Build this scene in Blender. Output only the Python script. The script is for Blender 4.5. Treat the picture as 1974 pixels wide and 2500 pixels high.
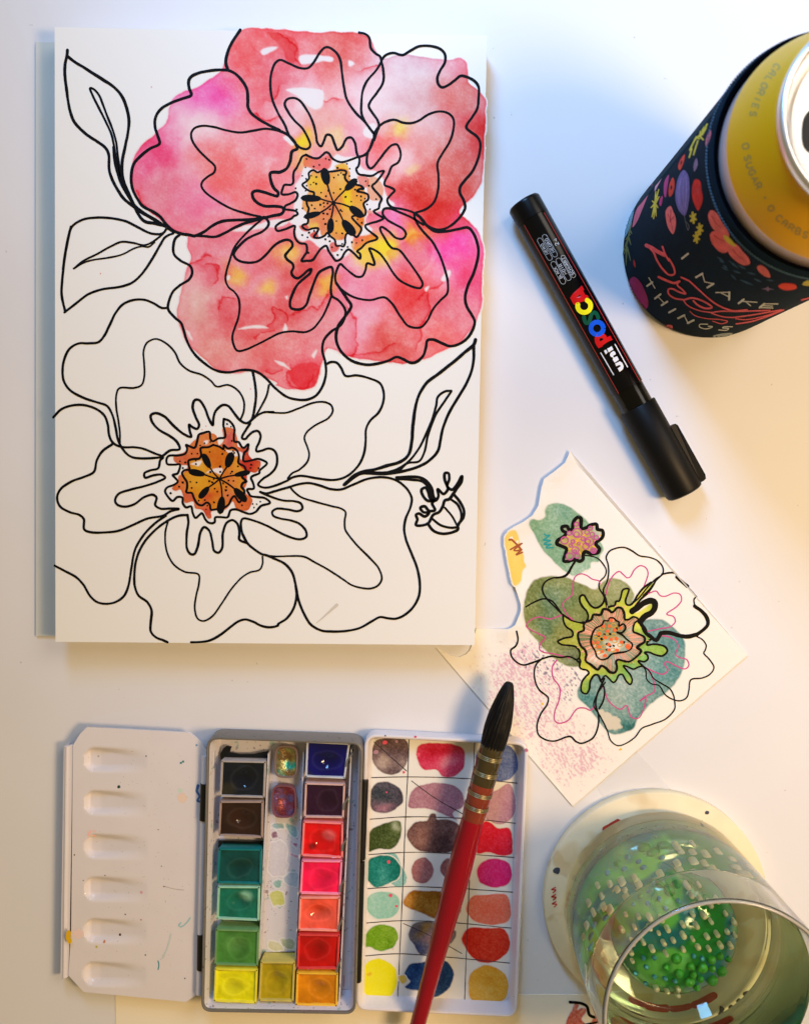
import bpy, bmesh, math, random
import numpy as np
from mathutils import Vector, Matrix, geometry

for o in list(bpy.data.objects):
    bpy.data.objects.remove(o, do_unlink=True)
SC = bpy.context.scene
COL = SC.collection
random.seed(7)

# ---------------------------------------------------------------- camera
W0, H0 = 1974.0, 2500.0            # the frame is described in these pixel units
FPX = 1977.0                       # focal length in the same units
CAMH = 0.340                       # lens height above the table (m)
NADX, NADY = 1010.0, 1180.0        # where the straight-down direction falls in the frame
d_n = Vector((NADX - W0 / 2, H0 / 2 - NADY, -FPX)).normalized()
R_CAM = d_n.rotation_difference(Vector((0, 0, -1))).to_matrix()
cam_d = bpy.data.cameras.new('camera')
cam = bpy.data.objects.new('camera', cam_d)
COL.objects.link(cam)
cam.matrix_world = Matrix.Translation((0, 0, CAMH)) @ R_CAM.to_4x4()
cam_d.sensor_fit = 'VERTICAL'
cam_d.sensor_height = 24.0
cam_d.lens = 24.0 * FPX / H0
cam_d.clip_start = 0.01
cam_d.clip_end = 20
cam_d.dof.use_dof = True
cam_d.dof.focus_distance = 0.330
cam_d.dof.aperture_fstop = 9.0
SC.camera = cam

# ---------------------------------------------------------------- light
world = bpy.data.worlds.new('World')
SC.world = world
world.use_nodes = True
bg = world.node_tree.nodes['Background']
bg.inputs[0].default_value = (1.0, 0.77, 0.38, 1)
bg.inputs[1].default_value = 0.22


def area(name, loc, target, size, power, color, shape='DISK', sy=None, spread=180):
    l = bpy.data.lights.new(name, 'AREA')
    l.shape = shape
    l.size = size
    if sy:
        l.size_y = sy
    l.energy = power
    l.color = color
    l.spread = math.radians(spread)
    o = bpy.data.objects.new(name, l)
    COL.objects.link(o)
    o.location = loc
    o.rotation_euler = (Vector(target) - Vector(loc)).to_track_quat('-Z', 'Y').to_euler()
    return o


area('window_light', (-0.10, 0.46, 0.42), (0.22, 0.17, 0), 0.14, 1.62, (0.24, 0.53, 1.0), 'RECTANGLE', 0.26, spread=104)
area('desk_lamp', (0.42, -0.08, 0.57), (0.02, -0.04, 0), 0.17, 3.4, (1.0, 0.67, 0.34))
area('added_fill_light', (0.80, 0.64, 0.95), (0.12, 0.12, 0), 0.70, 5.6, (1.0, 0.90, 0.78))  # added fill: softens the can's shadow and whitens its lid
SC.view_settings.view_transform = 'Standard'
SC.view_settings.look = 'None'
SC.view_settings.exposure = 0.08
SC.view_settings.gamma = 1.0
SC.cycles.max_bounces = 26
SC.cycles.transmission_bounces = 24
SC.cycles.glossy_bounces = 6
SC.cycles.transparent_max_bounces = 12
SC.cycles.use_denoising = True
SC.cycles.sample_clamp_indirect = 40.0

# ---------------------------------------------------------------- helpers
RM = np.array(R_CAM)


def s2l(c):
    c = np.asarray(c, float) / 255.0
    return np.where(c <= 0.04045, c / 12.92, ((c + 0.055) / 1.055) ** 2.4)


def rays(p):
    p = np.atleast_2d(np.asarray(p, float))
    d = np.stack([p[:, 0] - W0 / 2, H0 / 2 - p[:, 1], np.full(len(p), -FPX)], 1)
    return d @ RM.T


def unproj(p, z):
    d = rays(p)
    t = (np.asarray(z) - CAMH) / d[:, 2]
    q = d * t[:, None]
    q[:, 2] += CAMH
    return q


def plane(z):
    return lambda p: unproj(p, z)


def march(p, f, zhi, zlo, n=160):
    """first point of each sight line, coming down, that lies inside f<0"""
    p = np.atleast_2d(np.asarray(p, float))
    zs = np.linspace(zhi, zlo, n)
    hi = np.full(len(p), zhi)
    lo = np.full(len(p), zlo)
    done = np.zeros(len(p), bool)
    prev = zs[0]
    for z in zs:
        v = f(unproj(p, np.full(len(p), z)))
        new = (~done) & (v < 0)
        hi[new] = prev
        lo[new] = z
        done |= new
        prev = z
    for _ in range(14):
        m = (hi + lo) / 2
        v = f(unproj(p, m))
        ins = v < 0
        lo = np.where(ins, m, lo)
        hi = np.where(ins, hi, m)
    return unproj(p, hi)


def mk(name, V, F, mat, parent=None, smooth=False, col=None, uv=None):
    V = np.asarray(V, np.float32)
    me = bpy.data.meshes.new(name)
    if isinstance(F, np.ndarray):
        n, k = F.shape
        me.vertices.add(len(V))
        me.vertices.foreach_set('co', V.ravel())
        me.loops.add(n * k)
        me.loops.foreach_set('vertex_index', F.astype(np.int32).ravel())
        me.polygons.add(n)
        me.polygons.foreach_set('loop_start', np.arange(0, n * k, k, dtype=np.int32))
        me.update(calc_edges=True)
    else:
        me.from_pydata([tuple(map(float, v)) for v in V], [], F)
    if col is not None:
        a = me.color_attributes.new('Col', 'FLOAT_COLOR', 'POINT')
        c = np.ones((len(V), 4), np.float32)
        c[:, :3] = col
        a.data.foreach_set('color', c.ravel())
    me.materials.append(mat)
    if smooth:
        me.polygons.foreach_set('use_smooth', np.ones(len(me.polygons), bool))
    me.validate()
    o = bpy.data.objects.new(name, me)
    COL.objects.link(o)
    if parent is not None:
        attach(o, parent)
    return o


def attach(o, parent):
    o.parent = parent
    o.matrix_parent_inverse = parent.matrix_basis.inverted()


def fix_normals(o):
    bm = bmesh.new()
    bm.from_mesh(o.data)
    bmesh.ops.remove_doubles(bm, verts=bm.verts, dist=1e-7)
    bmesh.ops.recalc_face_normals(bm, faces=bm.faces)
    bm.to_mesh(o.data)
    bm.free()
    return o


def thing(name, label, cat, loc=(0, 0, 0), group=None):
    o = bpy.data.objects.new(name, None)
    COL.objects.link(o)
    o.empty_display_size = 0.01
    o.location = loc
    o['label'] = label
    o['category'] = cat
    if group:
        o['group'] = group
    return o


CROPS = {'Z': (0, 0, 1974 / 1708), 'A': (100, 50, 600 / 1708), 'B': (650, 50, 600 / 1708), 'C': (100, 550, 600 / 1708),
         'D': (650, 550, 600 / 1708), 'E': (100, 1050, 600 / 1708), 'F': (650, 1050, 600 / 1708),
         'U': (680, 340, 300 / 1708), 'V': (420, 460, 400 / 1708), 'L': (400, 1000, 300 / 1708), 'M': (600, 880, 400 / 1708),
         'G': (1050, 1080, 800 / 1708), 'S': (1220, 1220, 300 / 1708), 'T': (1360, 1420, 280 / 1708),
         'X': (1220, 1320, 400 / 1708), 'Y': (1420, 1320, 400 / 1708), 'W': (1050, 1540, 450 / 1708),
         'K': (860, 1620, 480 / 1180), 'J': (470, 1750, 450 / 1298), 'I': (130, 1750, 400 / 1154), 'N': (1200, 440, 560 / 1514),
         'Q': (1300, 560, 140 / 1708), 'O': (1380, 680, 180 / 1622), 'R': (1474, 50, 500 / 1352), 'H': (1500, 600, 474 / 1708),
         'P': (1500, 300, 350 / 1708), 'g': (1274, 1850, 700 / 1708), 'h': (1474, 2100, 500 / 1708), 'n': (0, 0, 1.0)}


def px(s, crop=None):
    """'A:10,20 30,40 B:5,6' -> frame pixel points"""
    out = []
    for tok in s.split():
        if ':' in tok:
            crop, tok = tok.split(':')
            if not tok:
                continue
        ox, oy, k = CROPS[crop]
        x, y = tok.split(',')
        out.append((ox + float(x) * k, oy + float(y) * k))
    return np.array(out)


def smooth(P, step=2.5, closed=False):
    P = np.asarray(P, float)
    n = len(P)
    if n < 3 and not closed:
        m = max(2, int(np.hypot(*(P[1] - P[0])) / step) + 1)
        return P[0] + (P[1] - P[0]) * np.linspace(0, 1, m)[:, None]
    out = []
    rng = range(n if closed else n - 1)
    for i in rng:
        if closed:
            p0, p1, p2, p3 = P[(i - 1) % n], P[i], P[(i + 1) % n], P[(i + 2) % n]
        else:
            p1, p2 = P[i], P[i + 1]
            p0 = P[i - 1] if i > 0 else 2 * p1 - p2
            p3 = P[i + 2] if i + 2 < n else 2 * p2 - p1
        L = np.hypot(*(p2 - p1))
        if L < 1e-6:
            continue
        d0, d1, d2 = [max(1e-4, np.hypot(*(b - a))) ** 0.5 for a, b in ((p0, p1), (p1, p2), (p2, p3))]
        m1 = (p2 - p1) + d1 * ((p1 - p0) / d0 - (p2 - p0) / (d0 + d1))
        m2 = (p2 - p1) + d1 * ((p3 - p2) / d2 - (p3 - p1) / (d1 + d2))
        t = np.arange(0, 1, 1 / max(1, math.ceil(L / step)))[:, None]
        out.append((2 * t ** 3 - 3 * t ** 2 + 1) * p1 + (t ** 3 - 2 * t ** 2 + t) * m1 + (-2 * t ** 3 + 3 * t ** 2) * p2 + (t ** 3 - t ** 2) * m2)
    out = np.concatenate(out)
    if not closed:
        out = np.vstack([out, P[-1]])
    return out


# ------------------------------------------------ noise and raster for paint
def vnoise(x, y, scale, seed):
    rng = np.random.default_rng(seed)
    g = rng.random((64, 64))
    u = x / scale + 1000.3
    v = y / scale + 1000.7
    iu = np.floor(u).astype(int)
    iv = np.floor(v).astype(int)
    fu = u - iu
    fv = v - iv
    fu = fu * fu * (3 - 2 * fu)
    fv = fv * fv * (3 - 2 * fv)
    a = g[iv % 64, iu % 64]
    b = g[iv % 64, (iu + 1) % 64]
    c = g[(iv + 1) % 64, iu % 64]
    d = g[(iv + 1) % 64, (iu + 1) % 64]
    return (a * (1 - fu) + b * fu) * (1 - fv) + (c * (1 - fu) + d * fu) * fv


def fbm(x, y, scale, seed, oct=4):
    s = 0
    w = 0
    for k in range(oct):
        a = 0.5 ** k
        s = s + a * vnoise(x + 17.3 * k, y - 9.1 * k, scale / 2 ** k, seed * 13 + k)
        w += a
    return s / w


def sdpoly(X, Y, P):
    """signed distance, negative inside"""
    best = np.full(X.shape, 1e18)
    sgn = np.zeros(X.shape, bool)
    n = len(P)
    for i in range(n):
        ax, ay = P[i]
        bx, by = P[(i + 1) % n]
        ex, ey = bx - ax, by - ay
        L = ex * ex + ey * ey
        if L < 1e-9:
            continue
        wx, wy = X - ax, Y - ay
        t = np.clip((wx * ex + wy * ey) / L, 0, 1)
        dx, dy = wx - ex * t, wy - ey * t
        best = np.minimum(best, dx * dx + dy * dy)
        c = (ay > Y) != (by > Y)
        if abs(ey) > 1e-9:
            sgn ^= c & (X < ex * (Y - ay) / ey + ax)
    d = np.sqrt(best)
    return np.where(sgn, -d, d)


class Canvas:
    """pigment laid on paper: holds what fraction of light each spot lets back"""

    def __init__(s, x0, y0, x1, y1, step):
        s.step = step
        s.xs = np.arange(x0, x1 + step, step)
        s.ys = np.arange(y0, y1 + step, step)
        s.X, s.Y = np.meshgrid(s.xs, s.ys)
        s.T = np.ones(s.X.shape + (3,))
        s.A = np.zeros(s.X.shape)

    def box(s, P, m=14):
        i0 = max(0, np.searchsorted(s.xs, P[:, 0].min() - m) - 1)
        i1 = np.searchsorted(s.xs, P[:, 0].max() + m) + 1
        j0 = max(0, np.searchsorted(s.ys, P[:, 1].min() - m) - 1)
        j1 = np.searchsorted(s.ys, P[:, 1].max() + m) + 1
        return slice(j0, j1), slice(i0, i1)

    def wash(s, P, col, seed=1, dens=1.0, rag=3.0, edge=0.35, gran=0.22, mottle=0.5, blobs=(), back=0.0, soft=1.0, cover=False, fade=None, ew=4.0, grain2=0.0):
        P = smooth(P, 6, True)
        b = s.box(P)
        X, Y = s.X[b], s.Y[b]
        sd = sdpoly(X, Y, P) + (fbm(X, Y, 22, seed + 3, 4) - 0.5) * 2 * rag
        cov = np.clip(0.5 - sd / (2 * soft * s.step), 0, 1)
        cc = np.broadcast_to(np.log(np.maximum(s2l(col), 0.004)), X.shape + (3,)).copy()
        wx = X + (fbm(X, Y, 60, seed + 5) - 0.5) * 70
        wy = Y + (fbm(X, Y, 60, seed + 6) - 0.5) * 70
        for (bx, by, br, bc, *st) in blobs:
            st = st[0] if st else 1.0
            w = np.clip(st * np.exp(-(((wx - bx) ** 2 + (wy - by) ** 2) / (br * br)) ** 1.2), 0, 1)[..., None]
            cc = cc * (1 - w) + w * np.log(np.maximum(s2l(bc), 0.004))
        D = dens * (1 + mottle * (fbm(X, Y, 55, seed + 9, 5) - 0.5) * 2)
        D = D + edge * np.exp(-(sd / ew) ** 2)
        D = D + gran * (fbm(X, Y, 3.4, seed + 11, 2) - 0.5) * 2 * dens
        D = D + grain2 * (fbm(X, Y, 16, seed + 15, 3) - 0.5) * 2 * dens
        if back:
            n = fbm(X, Y, 75, seed + 21, 6)
            m = np.clip((fbm(X, Y, 110, seed + 22, 2) - 0.48) * 6, 0, 1)
            D = D + back * m * np.exp(-((n - 0.5) / 0.012) ** 2)
            D = D + 0.5 * back * m * np.clip((n - 0.5) * 8, 0, 1) * np.clip(1 - (n - 0.5) * 8, 0, 1)
        if fade is not None:
            D = D * fade(X, Y)
        T = np.exp(cc * np.maximum(D, 0.02)[..., None])
        cv = cov[..., None]
        if cover:
            s.T[b] = s.T[b] * (1 - cv) + T * cv
        else:
            s.T[b] = s.T[b] * (1 + (T - 1) * cv)
        s.A[b] = np.maximum(s.A[b], cov)

    def lift(s, P, amt=0.95, rag=1.5, seed=3, tint=(250, 244, 246)):
        P = smooth(P, 5, True)
        b = s.box(P)
        X, Y = s.X[b], s.Y[b]
        sd = sdpoly(X, Y, P) + (fbm(X, Y, 12, seed) - 0.5) * 2 * rag
        cov = (np.clip(0.5 - sd / (2 * s.step), 0, 1) * amt)[..., None]
        s.T[b] = s.T[b] * (1 - cov) + s2l(tint) * cov

    def bloom(s, P, col, amt=0.6, w=2.2, side=9.0, seed=1):
        """dried pigment line: crisp on one side, fading on the other"""
        P = smooth(P, 4)
        b = s.box(P, 40)
        X, Y = s.X[b], s.Y[b]
        wx = X + (fbm(X, Y, 24, seed, 4) - .5) * 26
        wy = Y + (fbm(X, Y, 24, seed + 1, 4) - .5) * 26
        best = np.full(X.shape, 1e9)
        sg = np.zeros(X.shape)
        for (ax, ay), (bx, by) in zip(P[:-1], P[1:]):
            ex, ey = bx - ax, by - ay
            t = np.clip(((wx - ax) * ex + (wy - ay) * ey) / (ex * ex + ey * ey + 1e-9), 0, 1)
            dx, dy = wx - ax - ex * t, wy - ay - ey * t
            d = np.hypot(dx, dy)
            m = d < best
            best = np.where(m, d, best)
            sg = np.where(m, np.sign(ex * dy - ey * dx), sg)
        D = np.exp(-(best / w) ** 2) + .55 * np.exp(-best / side) * (sg > 0)
        D = D * amt * (.5 + fbm(X, Y, 9, seed + 3, 2)) * s.A[b]
        s.T[b] *= np.exp(np.log(s2l(col)) * D[..., None])

    def build(s, name, mapf, mat, parent, thr=0.004):
        ny, nx = s.X.shape
        keep = s.A > thr
        q = keep[:-1, :-1] | keep[1:, :-1] | keep[:-1, 1:] | keep[1:, 1:]
        idx = np.arange(nx * ny).reshape(ny, nx)
        F = np.stack([idx[:-1, :-1][q], idx[1:, :-1][q], idx[1:, 1:][q], idx[:-1, 1:][q]], 1)
        used = np.zeros(nx * ny, bool)
        used[F.ravel()] = True
        new = np.cumsum(used) - 1
        pts = np.stack([s.X.ravel()[used], s.Y.ravel()[used]], 1)
        return mk(name, mapf(pts), new[F], mat, parent, True, s.T.reshape(-1, 3)[used])


def ribbon(P, w, closed=False, seed=0, rough=0.12, step=2.5, caps=True, sm=True, taper=None):
    """flat stroke in frame pixels: (verts, faces)"""
    C = smooth(P, step, closed) if sm else np.asarray(P, float)
    if closed:
        C = np.vstack([C, C[:1]])
    n = len(C)
    d = np.gradient(C, axis=0)
    L = np.maximum(np.hypot(d[:, 0], d[:, 1]), 1e-9)
    nrm = np.stack([-d[:, 1] / L, d[:, 0] / L], 1)
    s = np.concatenate([[0], np.cumsum(np.hypot(*np.diff(C, axis=0).T))])
    ww = np.full(n, w / 2.0)
    if taper is not None:
        ww = ww * np.interp(s / max(s[-1], 1e-9), *taper)
    a = ww * (1 + rough * 2 * (fbm(s, s * 0 + seed * 7.7, 26, seed + 1, 3) - 0.5) * 2)
    b = ww * (1 + rough * 2 * (fbm(s, s * 0 + seed * 3.1 + 50, 26, seed + 2, 3) - 0.5) * 2)
    V = [C + nrm * a[:, None], C - nrm * b[:, None]]
    V = np.concatenate(V)
    F = [(i, i + 1, n + i + 1, n + i) for i in range(n - 1)]
    if caps and not closed:
        for e, sg in ((0, -1), (n - 1, 1)):
            t = np.array([nrm[e][1], -nrm[e][0]]) * sg
            base = len(V)
            k = 6
            th = np.linspace(0, math.pi, k + 2)[1:-1]
            arc = C[e] + np.outer(np.cos(th), nrm[e]) * a[e] + np.outer(np.sin(th), t) * (a[e] + b[e]) / 2
            V = np.vstack([V, arc])
            F.append(tuple([e] + [base + i for i in range(k)] + [n + e]))
    return V, F


ZI = [0]


def stroke(name, P, w, mapf, mat, parent, closed=False, rough=0.12, step=2.5, sm=True, taper=None):
    ZI[0] += 1
    V, F = ribbon(P, w, closed, ZI[0], rough, step, sm=sm, taper=taper)
    q = mapf(V)
    q[:, 2] += (ZI[0] % 40) * 1.5e-6
    return mk(name, q, F, mat, parent)


def many(name, parts, mapf, mat, parent, stuff=True):
    V = []
    F = []
    n = 0
    for v, f in parts:
        V.append(v)
        F += [tuple(i + n for i in g) for g in f]
        n += len(v)
    o = mk(name, mapf(np.vstack(V)), F, mat, parent)
    if stuff:
        o['kind'] = 'stuff'
    return o


def disc(x, y, r, k=10, seed=0, wob=0.18, sx=1, sy=1):
    rng = np.random.default_rng(seed)
    t = np.linspace(0, 2 * math.pi, k, endpoint=False)
    rr = r * (1 + wob * (rng.random(k) - 0.5) * 2)
    return np.stack([x + sx * rr * np.cos(t), y + sy * rr * np.sin(t)], 1), [tuple(range(k))]


def polyfill(P, step, sm=True, hole=None, smstep=None, jit=0):
    """triangulated filled outline with inner points"""
    B = smooth(P, smstep or step, True) if sm else np.asarray(P, float)
    loops = [B]
    if hole is not None:
        loops.append(np.asarray(hole, float))
    verts = []
    edges = []
    faces = []
    for lp in loops:
        k = len(verts)
        verts += [Vector(p) for p in lp]
        edges += [(k + i, k + (i + 1) % len(lp)) for i in range(len(lp))]
    x0, y0 = B.min(0)
    x1, y1 = B.max(0)
    gx, gy = np.meshgrid(np.arange(x0 + step / 2, x1, step), np.arange(y0 + step / 2, y1, step))
    gx = gx.ravel()
    gy = gy.ravel()
    if len(gx):
        sd = sdpoly(gx, gy, B)
        ok = sd < -step * 0.45
        if hole is not None:
            ok &= sdpoly(gx, gy, loops[1]) > step * 0.45
        verts += [Vector((a, b)) for a, b in zip(gx[ok], gy[ok])]
    vv, ee, ff, *_ = geometry.delaunay_2d_cdt(verts, edges, [], 0, 1e-4)
    V = np.array([tuple(v) for v in vv])
    F = [tuple(f) for f in ff]
    if F:
        cen = np.array([V[list(f)].mean(0) for f in F])
        ins = sdpoly(cen[:, 0], cen[:, 1], B) < 0
        if hole is not None:
            ins &= sdpoly(cen[:, 0], cen[:, 1], loops[1]) > 0
        F = [f for f, k in zip(F, ins) if k]
    return V, F


def fill(name, P, step, mapf, mat, parent, sm=True, hole=None, smstep=None):
    V, F = polyfill(P, step, sm, hole, smstep)
    return mk(name, mapf(V), F, mat, parent)


def lathe(prof, c=(0, 0), seg=96, axis=None, rfun=None, a0=0, cap=False):
    """surface of revolution. prof: [(r, z)]; axis=(A,B): z runs in metres from A towards B"""
    pr = np.asarray(prof, float)
    th = np.linspace(0, 2 * math.pi, seg, endpoint=False) + a0
    if axis is None:
        V = np.concatenate([np.stack([c[0] + r * np.cos(th), c[1] + r * np.sin(th), np.full(seg, z)], 1) for r, z in pr])
    else:
        A, B = np.asarray(axis[0], float), np.asarray(axis[1], float)
        u = (B - A) / np.linalg.norm(B - A)
        e2 = np.cross(u, (0, 0, 1.0))
        e2 /= np.linalg.norm(e2)
        e3 = np.cross(e2, u)
        V = []
        for k, (r, z) in enumerate(pr):
            rr = np.full(seg, r) if rfun is None else rfun(r, z, th)
            V.append(A + u * z + np.outer(rr * np.cos(th), e2) + np.outer(rr * np.sin(th), e3))
        V = np.concatenate(V)
    m = len(pr)
    i = np.arange(seg)
    F = np.concatenate([np.stack([k * seg + i, k * seg + (i + 1) % seg, (k + 1) * seg + (i + 1) % seg, (k + 1) * seg + i], 1) for k in range(m - 1)])
    return V, F


# ---------------------------------------------------------------- materials
def mat(name, col, rough=0.5, metal=0.0, spec=0.5, var=0.0, vscale=200, bump=0.0, bscale=900, coat=0.0, attr=False, trans=0.0, ior=1.45, sheen=0.0, spots=None, rvar=0.0, aniso=None, alpha=1.0):
    m = bpy.data.materials.new(name)
    m.use_nodes = True
    nt = m.node_tree
    N = nt.nodes
    L = nt.links
    p = N['Principled BSDF']
    lin = tuple(s2l(col)) + (1,)
    p.inputs['Base Color'].default_value = lin
    p.inputs['Roughness'].default_value = rough
    p.inputs['Metallic'].default_value = metal
    p.inputs['Specular IOR Level'].default_value = spec
    p.inputs['Coat Weight'].default_value = coat
    p.inputs['Coat Roughness'].default_value = 0.08
    p.inputs['Transmission Weight'].default_value = trans
    p.inputs['IOR'].default_value = ior
    p.inputs['Alpha'].default_value = alpha
    p.inputs['Sheen Weight'].default_value = sheen
    tc = N.new('ShaderNodeTexCoord')
    cur = None

    def mul(a, b, kind='MULTIPLY', fac=1.0):
        x = N.new('ShaderNodeMix')
        x.data_type = 'RGBA'
        x.blend_type = kind
        if hasattr(fac, 'is_output'):
            L.new(fac, x.inputs[0])
        else:
            x.inputs[0].default_value = fac
        for s, v in ((6, a), (7, b)):
            if hasattr(v, 'is_output'):
                L.new(v, x.inputs[s])
            else:
                x.inputs[s].default_value = v
        return x.outputs[2]
    if attr:
        a = N.new('ShaderNodeAttribute')
        a.attribute_name = 'Col'
        cur = mul(a.outputs['Color'], lin)
    if var:
        n = N.new('ShaderNodeTexNoise')
        n.inputs['Scale'].default_value = vscale
        n.inputs['Detail'].default_value = 6
        L.new(tc.outputs['Object'], n.inputs['Vector'])
        r = N.new('ShaderNodeMapRange')
        r.inputs['From Min'].default_value = 0.3
        r.inputs['From Max'].default_value = 0.7
        r.inputs['To Min'].default_value = 1 - var
        r.inputs['To Max'].default_value = 1 + var * 0.5
        L.new(n.outputs['Fac'], r.inputs['Value'])
        cur = mul(cur if cur else lin, r.outputs['Result'])
    if spots:
        for (sc, thr, c2, amt) in spots:
            n = N.new('ShaderNodeTexNoise')
            n.inputs['Scale'].default_value = sc
            n.inputs['Detail'].default_value = 3
            mp = N.new('ShaderNodeMapping')
            mp.inputs['Location'].default_value = (sc * 0.013, thr, 0.2)
            L.new(tc.outputs['Object'], mp.inputs['Vector'])
            L.new(mp.outputs['Vector'], n.inputs['Vector'])
            r = N.new('ShaderNodeMapRange')
            r.inputs['From Min'].default_value = thr
            r.inputs['From Max'].default_value = thr + 0.03
            r.inputs['To Min'].default_value = 0
            r.inputs['To Max'].default_value = amt
            L.new(n.outputs['Fac'], r.inputs['Value'])
            cur = mul(cur if cur else lin, tuple(s2l(c2)) + (1,), 'MIX', r.outputs['Result'])
    if cur:
        L.new(cur, p.inputs['Base Color'])
    if rvar:
        n = N.new('ShaderNodeTexNoise')
        n.inputs['Scale'].default_value = 90
        n.inputs['Detail'].default_value = 5
        L.new(tc.outputs['Object'], n.inputs['Vector'])
        r = N.new('ShaderNodeMapRange')
        r.inputs['To Min'].default_value = rough - rvar
        r.inputs['To Max'].default_value = rough + rvar
        L.new(n.outputs['Fac'], r.inputs['Value'])
        L.new(r.outputs['Result'], p.inputs['Roughness'])
    if bump:
        n = N.new('ShaderNodeTexNoise')
        n.inputs['Scale'].default_value = bscale
        n.inputs['Detail'].default_value = 4
        if aniso:
            mp = N.new('ShaderNodeMapping')
            mp.inputs['Scale'].default_value = aniso
            L.new(tc.outputs['Object'], mp.inputs['Vector'])
            L.new(mp.outputs['Vector'], n.inputs['Vector'])
        else:
            L.new(tc.outputs['Object'], n.inputs['Vector'])
        b = N.new('ShaderNodeBump')
        b.inputs['Strength'].default_value = bump
        b.inputs['Distance'].default_value = 0.0002
        L.new(n.outputs['Fac'], b.inputs['Height'])
        L.new(b.outputs['Normal'], p.inputs['Normal'])
    return m


def flat_mat(cache={}, **k):
    key = tuple(sorted((a, str(b)) for a, b in k.items()))
    if key not in cache:
        cache[key] = mat(**k)
    return cache[key]


M_INK = mat('black_ink', (9, 8, 9), rough=0.6, spec=0.12)
PAPER = (233, 230, 224)
M_PAPER = mat('paper', PAPER, rough=0.85, spec=0.2, bump=0.12, bscale=1500)
M_PAINT = mat('watercolour_on_paper', PAPER, rough=0.85, spec=0.2, bump=0.12, bscale=1500, attr=True)


def ink(col, rough=0.6):
    return flat_mat(name='ink', col=col, rough=rough, spec=0.3)

# ================================================================ the table
M_TABLE = mat('white_laminate', (222, 221, 224), rough=0.52, spec=0.22, var=0.03, vscale=14, bump=0.03, bscale=500,
              spots=[(260, 0.735, (150, 145, 140), 0.5)], rvar=0.06)
bm = bmesh.new()
bmesh.ops.create_cube(bm, size=1, matrix=Matrix.Translation((0, 0, -0.0125)) @ Matrix.Diagonal((1.3, 1.3, 0.025, 1)))
me = bpy.data.meshes.new('table_top')
bm.to_mesh(me)
bm.free()
me.materials.append(M_TABLE)
tb = bpy.data.objects.new('table_top', me)
COL.objects.link(tb)
tb['kind'] = 'structure'


def slab(name, P, z0, z1, m, parent=None, zfun=None, step=None, sm=False):
    """sheet with a traced outline and a real thickness (outline given at its upper face)"""
    if step:
        V, F = polyfill(P, step, sm)
    else:
        V, F = np.asarray(P, float), [tuple(range(len(P)))]
    q = unproj(V, z1)
    if zfun is not None:
        q[:, 2] += zfun(V)
    n = len(q)
    lo = q.copy()
    lo[:, 2] -= (z1 - z0)
    cnt = {}
    for f in F:
        for a, b in zip(f, f[1:] + f[:1]):
            cnt[(a, b)] = cnt.get((a, b), 0) + 1
    bd = [e for e in cnt if (e[1], e[0]) not in cnt]
    FF = list(F) + [tuple(n + i for i in f[::-1]) for f in F] + [(a, n + a, n + b, b) for a, b in bd]
    o = mk(name, np.vstack([q, lo]), FF, m, parent)
    return fix_normals(o)


# ================================================================ board under the pad
us = slab('backing_sheet', px('n:88,103 1085,106 1088,1549 88,1553'), 0.0, 0.0011, mat('pale_card', (212, 212, 204), rough=0.6, spec=0.2, var=0.03, vscale=40))
us['label'] = 'thin pale sheet peeking out along the left edge of the big flower pad'
us['category'] = 'sheet'

# ================================================================ the big drawing pad
ZP = 0.0130
cor = px('n:134,66 1188,87 1158,1575 136,1567')
pc = unproj(cor, 0)
pad = thing('drawing_pad', 'white paper pad with a pink and red watercolour flower above an uncoloured one', 'drawing pad', tuple(unproj([[640, 820]], 0)[0]))
slab('page_stack', cor, 0.00115, ZP - 0.0003, mat('pad_edges', (238, 234, 226), rough=0.8, bump=0.5, bscale=300, aniso=(1, 1, 30)), pad)
slab('top_sheet', cor, ZP - 0.0003, ZP, M_PAPER, pad)
PM = plane(ZP + 0.00006)
PK = plane(ZP + 0.00011)

cv = Canvas(318, 66, 1190, 962, 2.0)
UN = px('B:650,92 720,130 760,200 810,270 900,245 1000,240 1100,250 1200,265 1300,270 1350,260 1390,290 1405,380 1400,430 1500,510 1525,560 1518,720 1515,900 1500,1100 1450,1210 1370,1290 1340,1330 1400,1390 1470,1470 '
        'D:1505,170 1500,380 1490,560 1450,690 1350,810 1230,870 1100,930 960,960 830,955 700,935 560,910 425,855 395,950 365,1040 330,1125 220,1145 60,1110 '
        'C:1640,1100 1560,1060 1460,1020 1350,1030 1230,1010 1100,900 1010,810 970,720 945,640 950,560 985,400 1010,300 1040,220 1020,160 1010,60 '
        'A:950,1470 870,1420 760,1330 690,1270 640,1180 630,1060 650,950 700,870 800,780 875,700 895,590 940,520 1000,490 1110,455 1180,395 1255,350 1285,270 1310,190 1380,72 B:300,78')
k = 1974 / 1708
Z = lambda x, y, r, c, s=1.0: (x * k, y * k, r * k, c, s)
RED, COR, SAL, PNK, MAG, PAL, MAU = (236, 44, 44), (251, 96, 98), (253, 138, 154), (254, 122, 172), (255, 80, 176), (255, 216, 224), (226, 186, 206)
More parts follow.
